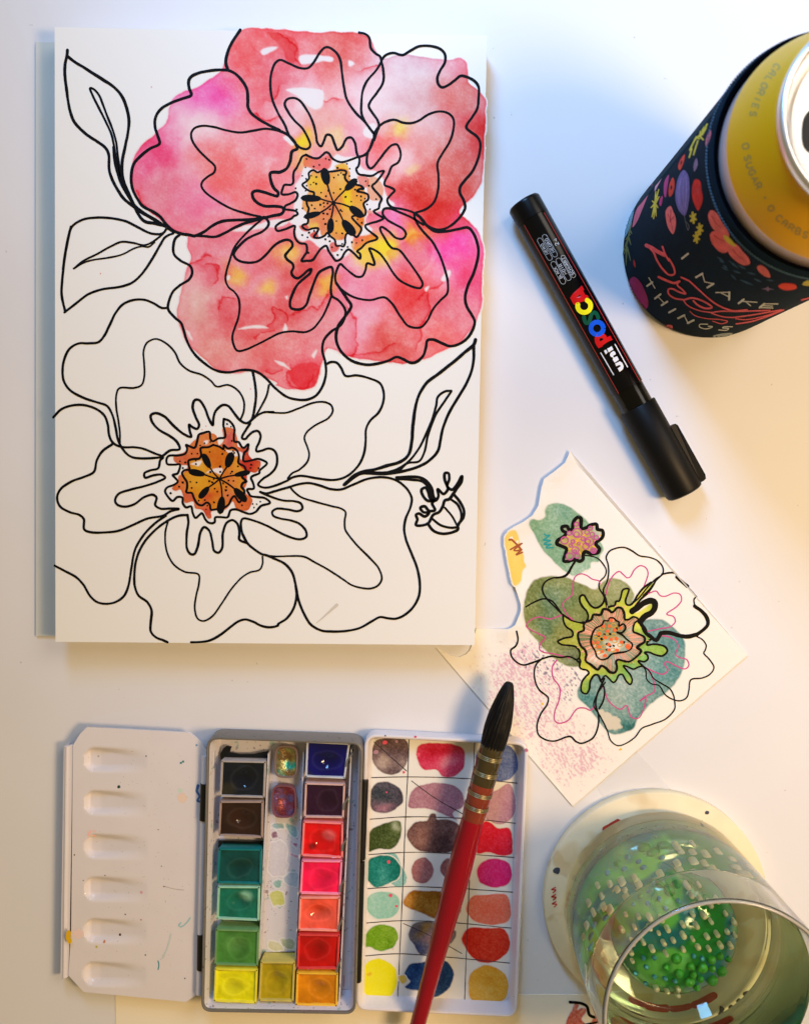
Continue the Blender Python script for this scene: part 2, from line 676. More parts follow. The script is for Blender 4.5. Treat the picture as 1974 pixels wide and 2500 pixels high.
bl = [Z(340, 270, 90, (255, 112, 168)), Z(400, 215, 60, (255, 140, 184)), Z(440, 205, 60, MAG), Z(340, 410, 60, (254, 128, 168)), Z(420, 265, 60, PAL, 1), Z(400, 370, 45, PAL, .7), Z(315, 335, 55, (250, 70, 124)), Z(475, 350, 55, COR), Z(360, 420, 60, (243, 128, 150)), Z(550, 410, 60, COR, .8), Z(420, 430, 50, PNK, .7),
      Z(560, 110, 85, COR), Z(720, 110, 75, (234, 88, 84)), Z(600, 160, 60, (240, 92, 108)), Z(640, 215, 65, PAL, 1), Z(690, 260, 60, (246, 172, 160), .8), Z(740, 300, 40, (250, 150, 180), .7),
      Z(850, 165, 85, MAU), Z(800, 215, 75, PAL), Z(880, 180, 70, (236, 204, 212), .8), Z(840, 240, 60, (240, 206, 214)), Z(900, 210, 60, (232, 176, 180)), Z(975, 200, 50, (238, 120, 112)), Z(1000, 290, 55, RED), Z(880, 290, 60, (251, 196, 198)), Z(820, 300, 40, COR), Z(935, 330, 60, (238, 130, 122)), Z(890, 420, 75, (214, 36, 30)), Z(980, 380, 60, (230, 84, 76)), Z(850, 350, 40, PAL, .8), Z(950, 450, 50, (222, 48, 42)),
      Z(970, 520, 60, MAG), Z(840, 470, 45, (250, 110, 180)), Z(1000, 600, 45, (246, 74, 122)), Z(860, 590, 75, SAL), Z(800, 545, 45, (246, 176, 208)), Z(870, 640, 55, RED, .9), Z(770, 680, 70, (248, 160, 190)), Z(940, 660, 50, (240, 110, 130)), Z(830, 740, 55, (228, 70, 66), .9), Z(930, 730, 45, COR), Z(740, 600, 40, (246, 128, 164)),
      Z(470, 560, 85, (242, 116, 136)), Z(420, 650, 60, (238, 178, 172)), Z(620, 570, 60, (224, 70, 68)), Z(600, 650, 85, (232, 84, 88)), Z(500, 690, 50, (230, 72, 84)), Z(560, 590, 40, (246, 160, 176), .8), Z(540, 740, 70, (240, 112, 114)), Z(640, 790, 48, (240, 70, 84)), Z(450, 740, 50, (240, 140, 136)), Z(670, 690, 45, (238, 140, 150), .8), Z(700, 540, 40, (248, 150, 170), .7)]
YL, OG = (252, 224, 40), (250, 178, 70)
bl += [Z(640, 308, 22, YL), Z(560, 600, 17, OG), Z(487, 576, 22, OG), Z(640, 345, 25, (250, 190, 90), .8), Z(800, 520, 32, YL), Z(840, 264, 24, (250, 208, 90)), Z(686, 605, 19, OG), Z(595, 533, 21, OG), Z(878, 492, 18, (250, 170, 60)), Z(700, 300, 24, (250, 206, 130), .8), Z(870, 365, 14, (250, 200, 140), .8)]
cv.wash(UN, SAL, seed=5, dens=0.78, rag=3.5, edge=0.5, gran=0.2, mottle=0.42, blobs=bl, back=0.12, grain2=.2, soft=0.8)
for i_, s_ in enumerate(['V:1000,1450 1040,1400 1090,1250 1180,1320 1190,1380', 'V:1250,1300 1350,1290 1420,1260 1500,1270 1560,1180 1600,1100', 'V:380,800 460,820 480,900 450,980', 'V:200,780 300,740 380,690 420,700', 'V:490,1240 500,1170 560,1130 640,1130', 'V:1060,1480 960,1500 860,1540', 'D:570,560 620,640 610,760 620,850 590,900',
                            'D:1120,450 1130,600 1080,720 1060,850', 'D:430,850 500,890 620,910 760,880 900,830', 'B:60,80 140,110 210,180 200,240 240,300', 'B:390,490 400,560 480,550', 'A:1480,640 1560,690 1640,680', 'D:340,1040 300,1120 210,1130 160,1080 150,1000', 'D:110,985 60,1030 0,1030', 'B:110,470 70,520 20,560', 'B:640,330 760,310 800,300', 'A:800,1370 700,1270 650,1170', 'D:1230,380 1100,470 1060,520']):
    cv.bloom(px(s_), (236, 74, 84), .55, 2.0, 10, 600 + i_ * 5)
# darker second strokes with their own hard edge
for s, c, sd in [('M:440,110 520,60 640,20 760,40 770,120 730,200 700,270 560,295 480,230', (252, 168, 174), 31),
                 ('B:0,80 200,140 220,260 160,300 100,180', (246, 176, 172), 33),
                 ('D:1050,60 1130,100 1130,250 1040,330 870,260 840,180 950,120', (248, 214, 226), 34)]:
    cv.wash(px(s), c, seed=sd, dens=1.0, rag=5, edge=0.3, gran=0.15, mottle=0.5, soft=1.2)
for s in ['B:135,482 260,466 330,475 392,490 385,600 340,620 290,590 210,520', 'B:230,250 400,245 465,262 460,285 400,280 330,295 240,300', 'B:570,275 610,300 575,320',
          'A:1525,215 1560,192 1645,185 1600,215 1540,240', 'V:630,440 740,400 900,372 1080,322 1220,330 1160,390 1000,410 880,425 760,445', 'V:690,1467 790,1437 890,1427 1010,1455 880,1457 760,1464',
          'M:300,0 390,25 460,95 400,62 340,35', 'D:315,905 350,868 330,922', 'D:1215,380 1240,330 1275,310 1280,345 1230,390', 'D:1100,440 1130,425 1110,460',
          'B:670,780 720,715 760,720 742,820 690,808', 'B:150,800 200,850 180,870 120,810', 'V:570,920 600,905 600,945 580,955', 'V:1180,1130 1205,1120 1200,1160', 'V:1160,1480 1180,1410 1205,1470 1180,1490', 'V:150,1480 180,1500 215,1585 180,1550', 'A:1400,1430 1480,1425 1440,1445']:
    cv.lift(px(s), 0.93, 1.6, 5)
cv.lift(px('U:230,640 300,540 350,400 420,385 560,430 700,400 740,310 800,210 900,240 1100,260 1140,370 1220,430 1340,440 1460,560 1470,700 1520,820 1610,910 1400,1000 1230,1060 1210,1150 1260,1210 1300,1250 1220,1340 1040,1340 1050,1480 940,1620 800,1660 730,1560 560,1500 430,1400 330,1420 260,1370 210,1190 150,1150 230,1060 210,950 240,800'), 1.0, 1.0, 7)
for s, c, sd in [('U:380,225 560,270 700,230 740,310 690,420 560,440 400,390 350,380', (246, 186, 168), 41), ('U:1100,520 1240,535 1240,650 1150,690 1110,600', (244, 160, 146), 42),
                 ('U:1250,540 1350,530 1460,690 1400,850 1270,840 1230,720', (246, 184, 150), 43), ('U:1220,985 1310,1000 1260,1065', (246, 168, 156), 44), ('U:780,380 860,340 950,350 980,430 850,420', (250, 200, 80), 45),
                 ('U:1030,1400 1200,1330 1330,1330 1360,1380 1180,1460 1100,1540 1010,1500', (248, 200, 150), 46), ('U:710,1450 780,1430 840,1510 800,1560 730,1560', (238, 110, 100), 47), ('U:290,1210 400,1190 420,1270 340,1270', (232, 110, 100), 48), ('U:430,1330 520,1280 560,1380 480,1380', (232, 100, 90), 48), ('U:1080,1060 1170,1090 1200,1180 1130,1200', (248, 200, 150), 46)]:
    cv.wash(px(s), c, seed=sd, rag=1.5, edge=0.2, gran=0.15, mottle=0.3, soft=0.7, ew=2.5)
u = lambda x, y, r, c, s=1.0: (680 + x * .17564, 340 + y * .17564, r * .17564, c, s)
cv.wash(px('U:480,440 390,600 420,720 330,870 330,960 400,1040 430,1240 560,1250 600,1340 700,1310 760,1390 900,1390 960,1310 1060,1350 1160,1240 1200,1050 1190,880 1230,800 1150,660 1000,560 990,450 860,400 770,420 700,460 600,470'),
        (247, 176, 92), seed=51, rag=1.5, edge=0.18, gran=0.15, mottle=0.25, soft=0.7, ew=2.5,
        blobs=[u(500, 680, 110, (250, 206, 60)), u(880, 800, 150, (252, 222, 40)), u(780, 560, 120, (250, 204, 110)), u(620, 930, 140, (240, 140, 96)), u(560, 1150, 130, (240, 140, 96)), u(870, 1200, 120, (249, 188, 70)), u(480, 1150, 60, (252, 206, 90)), u(1080, 800, 90, (248, 182, 70)), u(850, 1340, 80, (240, 146, 84))])
cv.build('watercolour_flower', PM, M_PAINT, pad)

lv = Canvas(404, 1036, 660, 1286, 1.4)
l = lambda x, y, r, c, s=1.0: (400 + x * .17564, 1000 + y * .17564, r * .17564, c, s)
lv.wash(px('L:360,480 500,360 520,340 690,330 740,380 770,490 830,430 820,260 960,260 1020,400 1030,520 1190,530 1180,610 1230,690 1340,720 1340,800 1280,880 1170,870 1150,1040 1120,1120 1160,1180 1230,1250 1180,1390 1100,1410 1000,1370 960,1280 860,1390 660,1420 660,1500 620,1520 540,1400 430,1370 410,1280 290,1300 270,1210 230,1110 160,1130 110,1100 190,1000 210,920 250,900 330,780 230,770 140,710 140,640 280,590'),
        (228, 128, 64), seed=61, rag=1.4, edge=0.35, gran=0.16, mottle=0.3, soft=0.7, ew=2.2,
        blobs=[l(930, 380, 150, (212, 84, 76)), l(1230, 760, 170, (206, 62, 42)), l(1130, 570, 90, (190, 60, 56)), l(300, 660, 160, (216, 104, 66)), l(340, 1240, 130, (212, 88, 60)), l(600, 1420, 130, (214, 84, 56)), l(1100, 1300, 140, (224, 118, 62))])
lv.wash(px('L:690,510 540,550 530,650 360,720 370,850 270,880 330,1000 330,1140 400,1160 480,1290 600,1290 660,1380 760,1370 890,1320 980,1190 1060,1240 1110,1120 1090,1060 1140,1000 1090,930 1130,860 1030,750 1030,640 950,540'),
        (226, 146, 34), seed=63, rag=1.0, edge=0.12, gran=0.14, mottle=0.3, soft=0.7, ew=2.2, cover=True,
        blobs=[l(720, 660, 180, (218, 120, 34)), l(480, 960, 200, (230, 164, 36)), l(640, 1250, 120, (214, 96, 44)), l(960, 1000, 160, (226, 130, 60)), l(420, 780, 90, (232, 172, 60)), l(900, 1240, 110, (222, 120, 70))])
for s in ['L:370,760 450,725 530,712 480,790 430,772', 'L:590,880 660,835 740,815 810,815 800,900 700,868', 'L:860,560 960,575 1040,585 1090,600 1080,700 1040,640 980,650', 'L:560,440 620,430 600,480 560,480']:
    lv.lift(px(s), 0.95, 0.8, 9)
lv.build('watercolour_centre', PM, M_PAINT, pad)

INK = """
20 A:185,205 182,240 170,300 168,370 178,470 190,560 210,650 245,720 310,785 390,840 450,885 472,930 475,1030 490,1090 530,1170 580,1240 640,1290 700,1335 780,1380 865,1432
20 A:188,250 240,290 330,345 430,410 510,465 560,520 595,600 612,690 605,790 585,880 568,970 565,1060 580,1130 610,1200 640,1270 680,1350 720,1395 790,1410 860,1425
15 A:548,1080 522,960 510,880 490,790 450,700 400,600 360,520 343,470 368,478 405,520 430,580 460,660 500,760 525,850 535,940 548,1040 562,1120 602,1205 660,1290 730,1345 800,1385 850,1420
15 A:505,880 510,960 530,1050 560,1140 600,1210 650,1290
16 A:155,1730 165,1650 175,1600 195,1500 220,1430 290,1385 390,1370 500,1375 590,1395 680,1440 760,1478 830,1485 860,1470 875,1448 905,1460 922,1477 890,1490 860,1510 830,1560 790,1630 C:770,240 700,340 630,400 540,430 430,445 330,480 230,555 165,605
17 C:172,600 155,540 145,470 150,370 165,240 185,110 210,10
14 C:230,300 300,245 390,200 480,150 560,115 640,122 720,138 770,120 850,60
12 C:230,302 300,260 370,240 470,225 560,205 650,160 700,147 750,150 790,118
20 A:1385,66 1330,150 1295,230 1285,290 1300,345
20 A:1300,345 1200,345 1100,365 1045,390 1027,420 1030,470 1045,518 980,545 890,580 830,620 795,680 795,740 812,800 825,855 760,890 690,945 645,1000 628,1080 635,1160 665,1230 710,1290 780,1330 830,1365 870,1415 920,1460 980,1483 V:180,485 240,495 330,455 420,390 520,345 640,330 800,325 940,310 1050,285 1140,265 1165,230 1150,200 1080,187 970,185 890,150 845,95 840,45 880,25 960,40 1050,70 1100,80 1108,45 A:1620,1165 1597,1110 1595,1060 1650,1055 B:90,1055 140,1030 165,980 180,910 215,890 200,850
20 A:1300,345 1350,370 1400,420 1430,480 1438,550 1440,600 1460,640 1520,690 1580,725 1660,765 B:90,765 150,795 200,850
15 A:1690,782 1640,765 1560,752 1480,765 1390,778 1300,765 1200,740 1120,732 1065,750 1045,785 1055,840 1100,905 1160,965 1210,1015 1205,1055 1160,1085 1122,1120 1115,1150 1140,1190 1220,1250 1330,1310 1440,1345 1530,1365
18 V:200,490 340,498 460,503 540,470 620,425 740,370 880,330 960,300
17 V:975,305 1005,350 1000,390 940,450 840,495 760,540 700,600 660,650 645,690 670,735 730,765 820,775 900,755 980,690 1060,600 1140,550 1210,535 1250,560 1255,600 1215,650 1180,700 1200,740 1255,785 1265,820 1245,880 1270,920 1310,935 1360,905 1410,860 1450,840 1440,880 1380,935 1310,1000 1260,1090 1230,1190 1240,1245 1290,1262 1350,1255 1400,1210 1430,1120 1470,1010 1530,880 1590,840 1660,820 1675,860 1665,950 1655,1040 1665,1120 D:500,520 545,580 550,620 520,690 450,740 400,800 390,870 410,950 415,1030 395,1110 350,1180 290,1210 220,1212 140,1190 60,1130 C:1570,1070 1520,1030 1470,1010 1400,1005 1300,1022 1210,1005 1120,945 1050,870 1010,790 990,720 975,680 930,640 885,585 890,530 920,460 970,415 1030,375 1052,330 1040,285 970,245 925,200 922,140 935,90 965,65
14 V:960,305 880,370 780,460 690,560 640,640 600,760 570,860 560,960 590,1030 650,1080 695,1150 705,1240 690,1350 655,1450 630,1540 640,1620 680,1690 770,1680 880,1630 1000,1570 1120,1510 1240,1490 1390,1497 1470,1460 1560,1350 1620,1230 1665,1110
17 B:645,84 690,95 715,120 725,190 760,230 790,250 800,290 812,350 810,430 770,500 725,560 712,595 735,640 770,690 782,730 765,780 750,830
18 B:800,275 830,240 880,225 945,240 1000,210 1060,180 1140,178 1210,200 1240,235 1240,290 1205,350 1187,400 1195,445 1220,465 1270,445 1310,415 1350,385 1400,395 1450,425 1475,465 1475,530 1465,610 1430,670 1395,720 1390,745 1420,775 1460,805 1485,850 1480,920 1460,990 1430,1050 1380,1110 1345,1160 1345,1200 1370,1250 1380,1300 1350,1360 1290,1420 1230,1450 1170,1450 1110,1420 1070,1370 1030,1340
16 B:800,285 760,350 700,420 670,490 660,580 662,650 690,710 740,775
16 B:745,785 680,700 620,640 560,550 540,460 525,360 515,280 490,230 440,190 410,188 370,225 330,290 290,330 230,330 160,300 95,275 60,300 35,370 28,450 40,540 80,640 130,730 160,800 200,850 240,885 285,892 305,870 290,820 250,750 200,700 155,640 128,580 145,548 190,538 230,555 280,620 320,700 345,790 355,850 380,875 400,840 420,795 450,800 475,860 495,900 525,880 560,820 590,815 615,850 628,920 640,945 690,930 720,890 745,830 752,780 790,730 840,700 890,690 950,710 1010,712 1060,695 1130,650 1210,632 1270,650 1300,690 1295,780 1270,850 1220,930 1190,990 1195,1080 1192,1180 1165,1260 1110,1310 1030,1338
15 U:1310,0 1280,90 1240,190 1225,280 1230,350 1270,405 1310,390 1400,280 1500,150 1570,85 1640,70 1680,130 1695,230 1660,320 1570,380 1530,480 1470,600 1475,640 1540,665 1610,710 1560,770 1510,840 1530,910 1590,950 B:930,1308 1000,1325 1035,1342 1090,1390 1110,1420
15 U:380,215 330,240 290,320 250,400 215,450 205,520 205,600 180,630 80,635 60,680 45,760 130,765 240,735 265,770 240,840 170,890 90,930 85,970 170,985 240,1000 265,1040 210,1070 180,1100 V:1130,355 1080,400 1095,440 1180,425 1280,390 U:215,1290 240,1390 300,1445 380,1460 390,1560 350,1630 320,1690 380,1690 470,1680 530,1600 590,1520 660,1480 700,1560 740,1620 800,1690 870,1660 920,1570 970,1530 1040,1580 1130,1660 1130,1590 1090,1560 1150,1510 1220,1440 1360,1390 1370,1370 1290,1300 1220,1240 1205,1200 1270,1170 1380,1140 1455,1100 1380,1050 1320,1000 1390,960 1400,900 1430,830 1390,770 1300,650 1350,600 1430,500 1465,440 1400,450 1300,505 1200,500 1110,480 1080,410 1110,370 1115,250 1040,270 960,300 880,320 800,300 740,260 700,200 660,180 610,220 560,260 500,265 430,240 380,215
15 B:1090,1420 1020,1375 930,1335 850,1305 815,1312 808,1345 840,1385 900,1420 950,1450 970,1485 950,1515 900,1510 850,1465 800,1435 790,1445 820,1510 870,1580 D:920,170 980,240 1030,310 1070,370 1085,410 1070,435 1010,425 930,385 880,330 830,250 780,190 715,160 730,200 750,275 700,265 690,310 665,355 630,358 580,325 540,290 515,270 490,310 478,360 490,410 540,460 610,500 720,520 820,500 870,540 930,630 980,695 1030,712 1080,705 1120,660 1160,580 1210,520 1255,475 1260,400 1240,310 1200,200 1150,110 B:1120,1500 1060,1430 1035,1385 1025,1345
19 B:1070,1370 1110,1420 1170,1465 1250,1465 1330,1450 1400,1440 D:1440,60 1470,150 1470,220 1440,330 1400,420 1380,500 1395,570 1425,620 1447,670 1430,730 1390,790 1330,830 1270,840 1220,820 1160,795 1120,800 1108,850 1090,905 1040,950 1000,955 950,930 905,915 850,940 770,962 690,968 600,945 530,890 495,830 485,760 500,700 550,630 590,560 560,510 520,450 485,400
16 D:418,965 450,950 490,955 520,990 550,1045 630,1043 720,1065 790,1100 815,1160 812,1230 780,1300 720,1360 692,1420 690,1500 680,1580 F:650,230 600,290 540,330 460,347 350,335 240,318 180,330 L:1708,990 1540,1060 1420,1085 1340,1070 1310,1040 1380,960 1460,910 1540,830 1575,740 1565,620 1520,560 1450,540 1360,570 1290,580 1285,540 1330,440 1345,360 1310,300 1240,310 1180,360 1130,410 1090,400 1090,370 1130,300 1200,190
13 L:1200,170 1300,80 C:1550,1300 1620,1297 D:0,1297 70,1303 140,1302 230,1270 320,1235 400,1228 450,1250 462,1290 430,1340 340,1390 280,1440 265,1480 285,1540 298,1590 F:285,220 230,275 180,300 150,335
17 C:1470,1010 1485,1080 1495,1180 1485,1270 1465,1350 1430,1375 1390,1360 1340,1300 1300,1255 1260,1250 1215,1290 1200,1340 1195,1390 1170,1350 1140,1270 1100,1215 1070,1215 1055,1260 1075,1330 1100,1390 1085,1415 1050,1400 1030,1385 1035,1430 1045,1470 1000,1455 930,1400 860,1330 800,1305 765,1320 770,1360 820,1420 890,1460 945,1505 965,1555 900,1565 850,1600
13 C:1585,1110 1570,1180 1530,1260 1480,1340 1440,1370
13 C:1385,1355 1410,1290 1410,1220 1370,1150 1300,1110 1220,1120 1180,1080 1120,1040 1030,1010 970,960 930,880 870,820 800,790 740,815 715,870 718,960 720,1050 700,1110 650,1130 545,1133 525,1180 525,1270 540,1360 550,1440 550,1530
16 C:880,575 840,575 780,540 720,518 640,520 570,550 520,610 480,690 440,770 400,812 330,820 260,822 200,860 165,930 152,1010 165,1090 210,1150 300,1200 390,1230 460,1255 495,1310 520,1400 540,1500 580,1570 630,1610 720,1620 850,1612
16 C:88,1335 140,1280 220,1252 300,1250 380,1275 440,1320 465,1380 475,1460 500,1510 560,1540 650,1543 720,1555 790,1585 850,1612 E:830,210 815,265 760,280 720,300 725,330 780,315 840,310 865,330 810,360 720,390 620,415 540,445 518,490 535,520 590,532 650,515 720,465 780,450 805,470 795,520 830,545 900,545 960,548 900,565 850,595 740,615 640,660 540,700 430,712 340,708 302,690 300,620 270,590 200,570 135,530 115,470 140,410 210,360 300,325 370,290 390,210 430,145 495,100
15 E:97,942 170,980 250,1025 300,1080 340,1150 390,1195 450,1208 520,1195 580,1150 610,1080 630,960 650,850 680,780 740,700 810,635 870,595
16 E:1020,590 960,595 890,625 800,690 720,780 670,880 652,980 655,1090 680,1150 740,1195 770,1250 765,1330 765,1400 800,1440 850,1460 880,1474
12 E:885,630 865,720 875,840 920,930 1000,985 1095,1003 1100,1060 1080,1150 1070,1240 1090,1310 1130,1327 1190,1295 1260,1200 1320,1110 1390,1030 1450,990 1520,970 1540,930 1540,880
16 E:1020,590 1025,640 1015,720 1015,820 1040,860 1065,862 1090,810 1110,710 1135,675 1170,700 1190,770 1205,840 1235,852 1260,820 1265,720 1290,645 1330,625 1365,650 1380,720 1380,760 1430,785
15 E:1430,785 1400,720 1390,640 1405,615 1480,630 1580,670 F:80,705 170,745 240,758 278,740 275,700 230,650 180,630 100,615 50,595 42,570 70,548 140,550 220,562 250,545 240,510 200,495 120,490 50,470 0,450 -41,430
16 F:-41,430 0,440 60,425 160,395 230,375 300,368 370,385 450,410 520,412 600,380 700,340 780,328 860,335 930,365 985,420 1010,475 1000,540 970,610 958,680 970,760 1010,860 1045,950 1065,1060 1060,1150 1020,1230 960,1285 900,1310 850,1308 790,1300 740,1325 650,1375 560,1395 460,1400 380,1392 310,1350 265,1280 225,1180 205,1080 180,990 130,930 60,895 0,870 E:1530,860 1440,790 1400,720
13 F:0,872 60,878 150,876 260,880 340,920 430,970 530,1035 590,1075 660,1097 730,1100 780,1075 802,1030 780,960 720,890 640,810 580,740 548,690 545,630 550,570 520,545 440,525 330,495 240,465 190,425 170,400
16 F:205,1080 210,1160 190,1240 140,1310 80,1350 E:1650,1355 1590,1370 1530,1360 1470,1330 1420,1315 1370,1330 1310,1375 1230,1435 1160,1465 1100,1473 1045,1475
21 D:1452,795 1440,830 1380,880 1300,950 1200,1030 1110,1100 1060,1180 1035,1270 1020,1380 1010,1500 990,1590 F:940,215 830,250 750,275 690,285 620,310 540,380
19 D:1440,830 1440,920 1425,1010 1390,1100 1330,1200 1270,1300 1230,1400 1210,1490 1190,1570 F:1120,220 1040,260 930,290 820,305 690,300
15 D:1285,1150 1240,1155 1190,1195 1180,1250 1150,1350 1110,1450 1060,1550 990,1640 F:910,270 820,298
15 D:1285,1155 1240,1220 1180,1310 1150,1380 1120,1470 1100,1570 1060,1640 F:980,230 920,280 840,298
24 F:545,378 600,332 660,300 750,298 840,300
20 F:905,330 990,325 1060,328 1110,355 1145,400 1165,470 1180,480
16 F:905,340 1000,345 1080,355 1120,390 1140,440 1165,490
19 F:1165,490 1120,490 1085,450 1078,415 1105,400 1125,430 1140,480 1175,490 1195,460 1190,410 1230,445 1260,410 1240,350 1240,300 1265,300 1270,340 1255,390 1290,415 1330,370 1358,320 1355,360 1320,410 1300,440 1270,480 1240,490 1225,530 1200,570 1160,590 1120,650 1040,660 1050,620 1040,590 1060,580 1100,600 1130,575 1090,570 1070,540 1100,530 1130,560 1170,555 1150,510 1165,490
19 F:1120,650 1160,700 1220,720 1290,710 1330,690 1330,660 1365,610 1372,560 1345,500 1300,445
16 F:1150,615 1210,660 1280,678 1330,675
14 F:1240,540 1290,600 1325,665
16 F:1280,480 1330,520 1355,600 1335,660
15 L:835,130 830,230 850,300 850,385 760,400 680,440 650,410 635,310 550,325 490,350 465,440 430,530 360,510 310,490 325,540 300,610 200,635 70,645 40,690 50,755 150,765 225,765 215,840 190,890 125,910 160,950 195,1000 140,1045 50,1080 20,1130 60,1210 125,1270 190,1215 260,1225 265,1300 310,1360 380,1345 400,1430 440,1505 500,1460 530,1440 580,1530 620,1570 680,1580 710,1560 715,1500 800,1495 890,1495 930,1400 1000,1385 1100,1420 1200,1450 1280,1420 1350,1340 1475,1295 1400,1230 1300,1215 1210,1200 1180,1160 1160,1110 1250,1095 1240,1020 1215,940 1330,880 1330,850 1435,745 1370,700 1300,685 1200,710 1110,715 1120,600 1160,560 1175,480 1110,530 1080,510 1040,450 985,445 975,360 985,280 960,210 900,150 835,130
15 L:690,490 620,520 515,535 520,640 490,680 400,690 345,710 350,790 360,830 290,840 255,880 280,940 320,1000 325,1080 315,1150 390,1160 420,1230 470,1310 530,1330 600,1290 640,1320 655,1390 700,1390 750,1380 830,1365 900,1320 940,1240 980,1200 1010,1240 1050,1290 1100,1200 1120,1130 1080,1070 1100,1020 1150,1000 1110,960 1085,930 1140,860 1120,790 1040,740 1045,640 1010,560 950,530 890,540 830,490 830,550 780,520 690,490
14 U:390,870 400,920 420,960 400,1040 380,1080 410,1110 400,1170 340,1190 330,1215 400,1260 470,1240 550,1240 530,1300 490,1360 570,1370 640,1340 680,1300 720,1350 780,1400 800,1480 860,1480 900,1490 925,1440 925,1370 950,1310 1040,1330 1080,1360 1120,1320 1150,1240 1080,1160 1020,1080 1080,1060 1190,1060 1210,1000 1180,900 1200,870 1240,840 1240,770 1170,740 1090,720 1130,690 1180,690 1150,650 1080,630 960,590 920,530 940,450 880,430 800,440 700,450 600,440 540,460 480,430 420,470 425,540 380,590 330,630 370,680 430,720 490,740 490,790
"""
for ln in INK.strip().splitlines():
    w, pts = ln.split(' ', 1)
    stroke('ink_line', px(pts), float(w) * 600 / 1708 * 1.08, PK, M_INK, pad)


def stamens(c, items, crop):
    s = CROPS[crop][2]
    cc = px(c, crop)[0]
    for it in items:
        tip, base, w = px(it[0], crop)[0], px(it[1], crop)[0], it[2] * s
        ax = base - tip
        L = np.hypot(*ax)
        ax = ax / L
        nn = np.array([-ax[1], ax[0]])
        t = np.linspace(0, 1, 12)
        prof = w / 2 * np.sqrt(np.clip(1 - (2 * t - 1) ** 2, 0, 1)) * (1.08 - 0.25 * t) + 0.3
        P = np.vstack([tip + np.outer(t * L, ax) + nn * prof[:, None], (tip + np.outer(t * L, ax) - nn * prof[:, None])[::-1]])
        fill('ink_stamen', P, 4, plane(ZP + 0.00017), M_INK, pad, sm=False)
        stroke('ink_line', np.vstack([base - ax * L * 0.1, (base + cc) / 2 + nn * 1.2, cc]), 4.0, PK, M_INK, pad)


stamens('765,880', [('625,395', '680,640', 125), ('1090,550', '920,710', 105), ('305,815', '600,825', 100), ('1175,1080', '980,930', 115), ('345,1085', '590,1020', 85), ('715,1310', '728,1090', 98), ('1060,1340', '885,1120', 130)], 'U')
stamens('775,965', [('545,610', '645,815', 95), ('950,590', '875,810', 118), ('340,855', '580,905', 95), ('1205,865', '975,915', 78), ('490,1235', '630,1070', 92), ('780,1455', '815,1200', 112), ('1150,1280', '975,1090', 110)], 'L')
DOT_U = "390,275 655,270 705,285 375,390 487,378 565,355 330,508 383,550 455,505 525,525 485,600 445,628 390,645 522,617 375,715 590,740 658,792 692,712 858,692 765,745 930,800 1010,865 818,400 950,340 990,408 868,468 830,495 903,490 767,532 985,510 1065,700 1087,783 1145,795 1145,845 1200,825 1210,580 1255,645 1355,832 1270,970 1230,905 460,915 502,963 580,910 628,885 635,935 680,890 715,972 622,1030 680,1038 625,1108 650,1175 803,1137 880,1000 860,985 803,1303 883,1308 1097,1112 1155,1160 330,1330 400,1362 425,1300 495,1275 650,1390 690,1352 710,1418 745,1500 875,1535 820,1608 960,1495 1020,1430 1083,1440 1162,1400 885,1455 415,1578 250,975 335,960 235,680"
DOT_L = "880,200 935,235 565,467 507,500 648,450 640,588 815,618 388,612 470,612 225,720 300,735 445,708 447,758 265,812 265,1012 215,1072 95,1162 368,1003 455,1012 388,1088 635,992 672,1010 695,965 708,1100 745,1140 487,1265 573,1257 698,1290 605,1335 588,1388 900,985 967,992 868,1072 862,1120 890,1193 825,1025 1033,790 950,862 928,885 783,790 785,866 645,868 1215,765 1205,812 1318,815 1130,1280 1087,1332 1342,1278 1290,1315 1235,1312 1255,1362 980,602 965,578 850,570 945,437"
pts = [(p, 2.4) for p in px(DOT_U, 'U')] + [(p, 2.5) for p in px(DOT_L, 'L')]
many('ink_dots', [disc(p[0], p[1], r * random.uniform(.75, 1.25), 8, i, .25) for i, (p, r) in enumerate(pts)], plane(ZP + 0.00019), M_INK, pad)
many('paint_specks', [disc(p[0], p[1], 1.6, 8, i) for i, p in enumerate(px('A:770,462 C:1120,1420 1148,1395 1457,1138 415,335'))], PK, ink((225, 140, 140)), pad)
stroke('smudge', px('F:350,1340 430,1270 490,1215'), 6, PM, mat('smudge', (205, 196, 184), rough=.9), pad, taper=([0, .5, 1], [.2, .8, 1.3]))

# ================================================================ sheet under the tin
bs = thing('paper_sheet', 'cream paper sheet mostly hidden under the paint tin at the bottom edge', 'paper', tuple(unproj([[800, 2470]], 0)[0]))
slab('page', px('n:282,2430 1480,2428 1484,2760 286,2760'), 0.0, 0.0003, mat('cream_paper', (240, 230, 208), rough=.85, bump=.25, bscale=1400), bs)
BM = plane(0.0004)
stroke('ink_line', px('g:285,1455 345,1460 385,1480 400,1530 430,1545 470,1540'), 7, BM, M_INK, bs)
stroke('ink_line', px('g:365,1590 420,1580 470,1572'), 5, BM, M_INK, bs)
bc = Canvas(1376, 2448, 1470, 2512, 1.6)
bc.wash(px('g:285,1510 320,1465 335,1475 330,1500 350,1490 385,1500 350,1560 380,1600 260,1600'), (214, 112, 92), seed=81, rag=5, gran=.5, edge=.1)
bc.wash(px('g:420,1560 445,1545 460,1560 440,1590 420,1590'), (230, 150, 130), seed=82, rag=4, gran=.4)
bc.build('crayon_patch', BM, M_PAINT, bs)

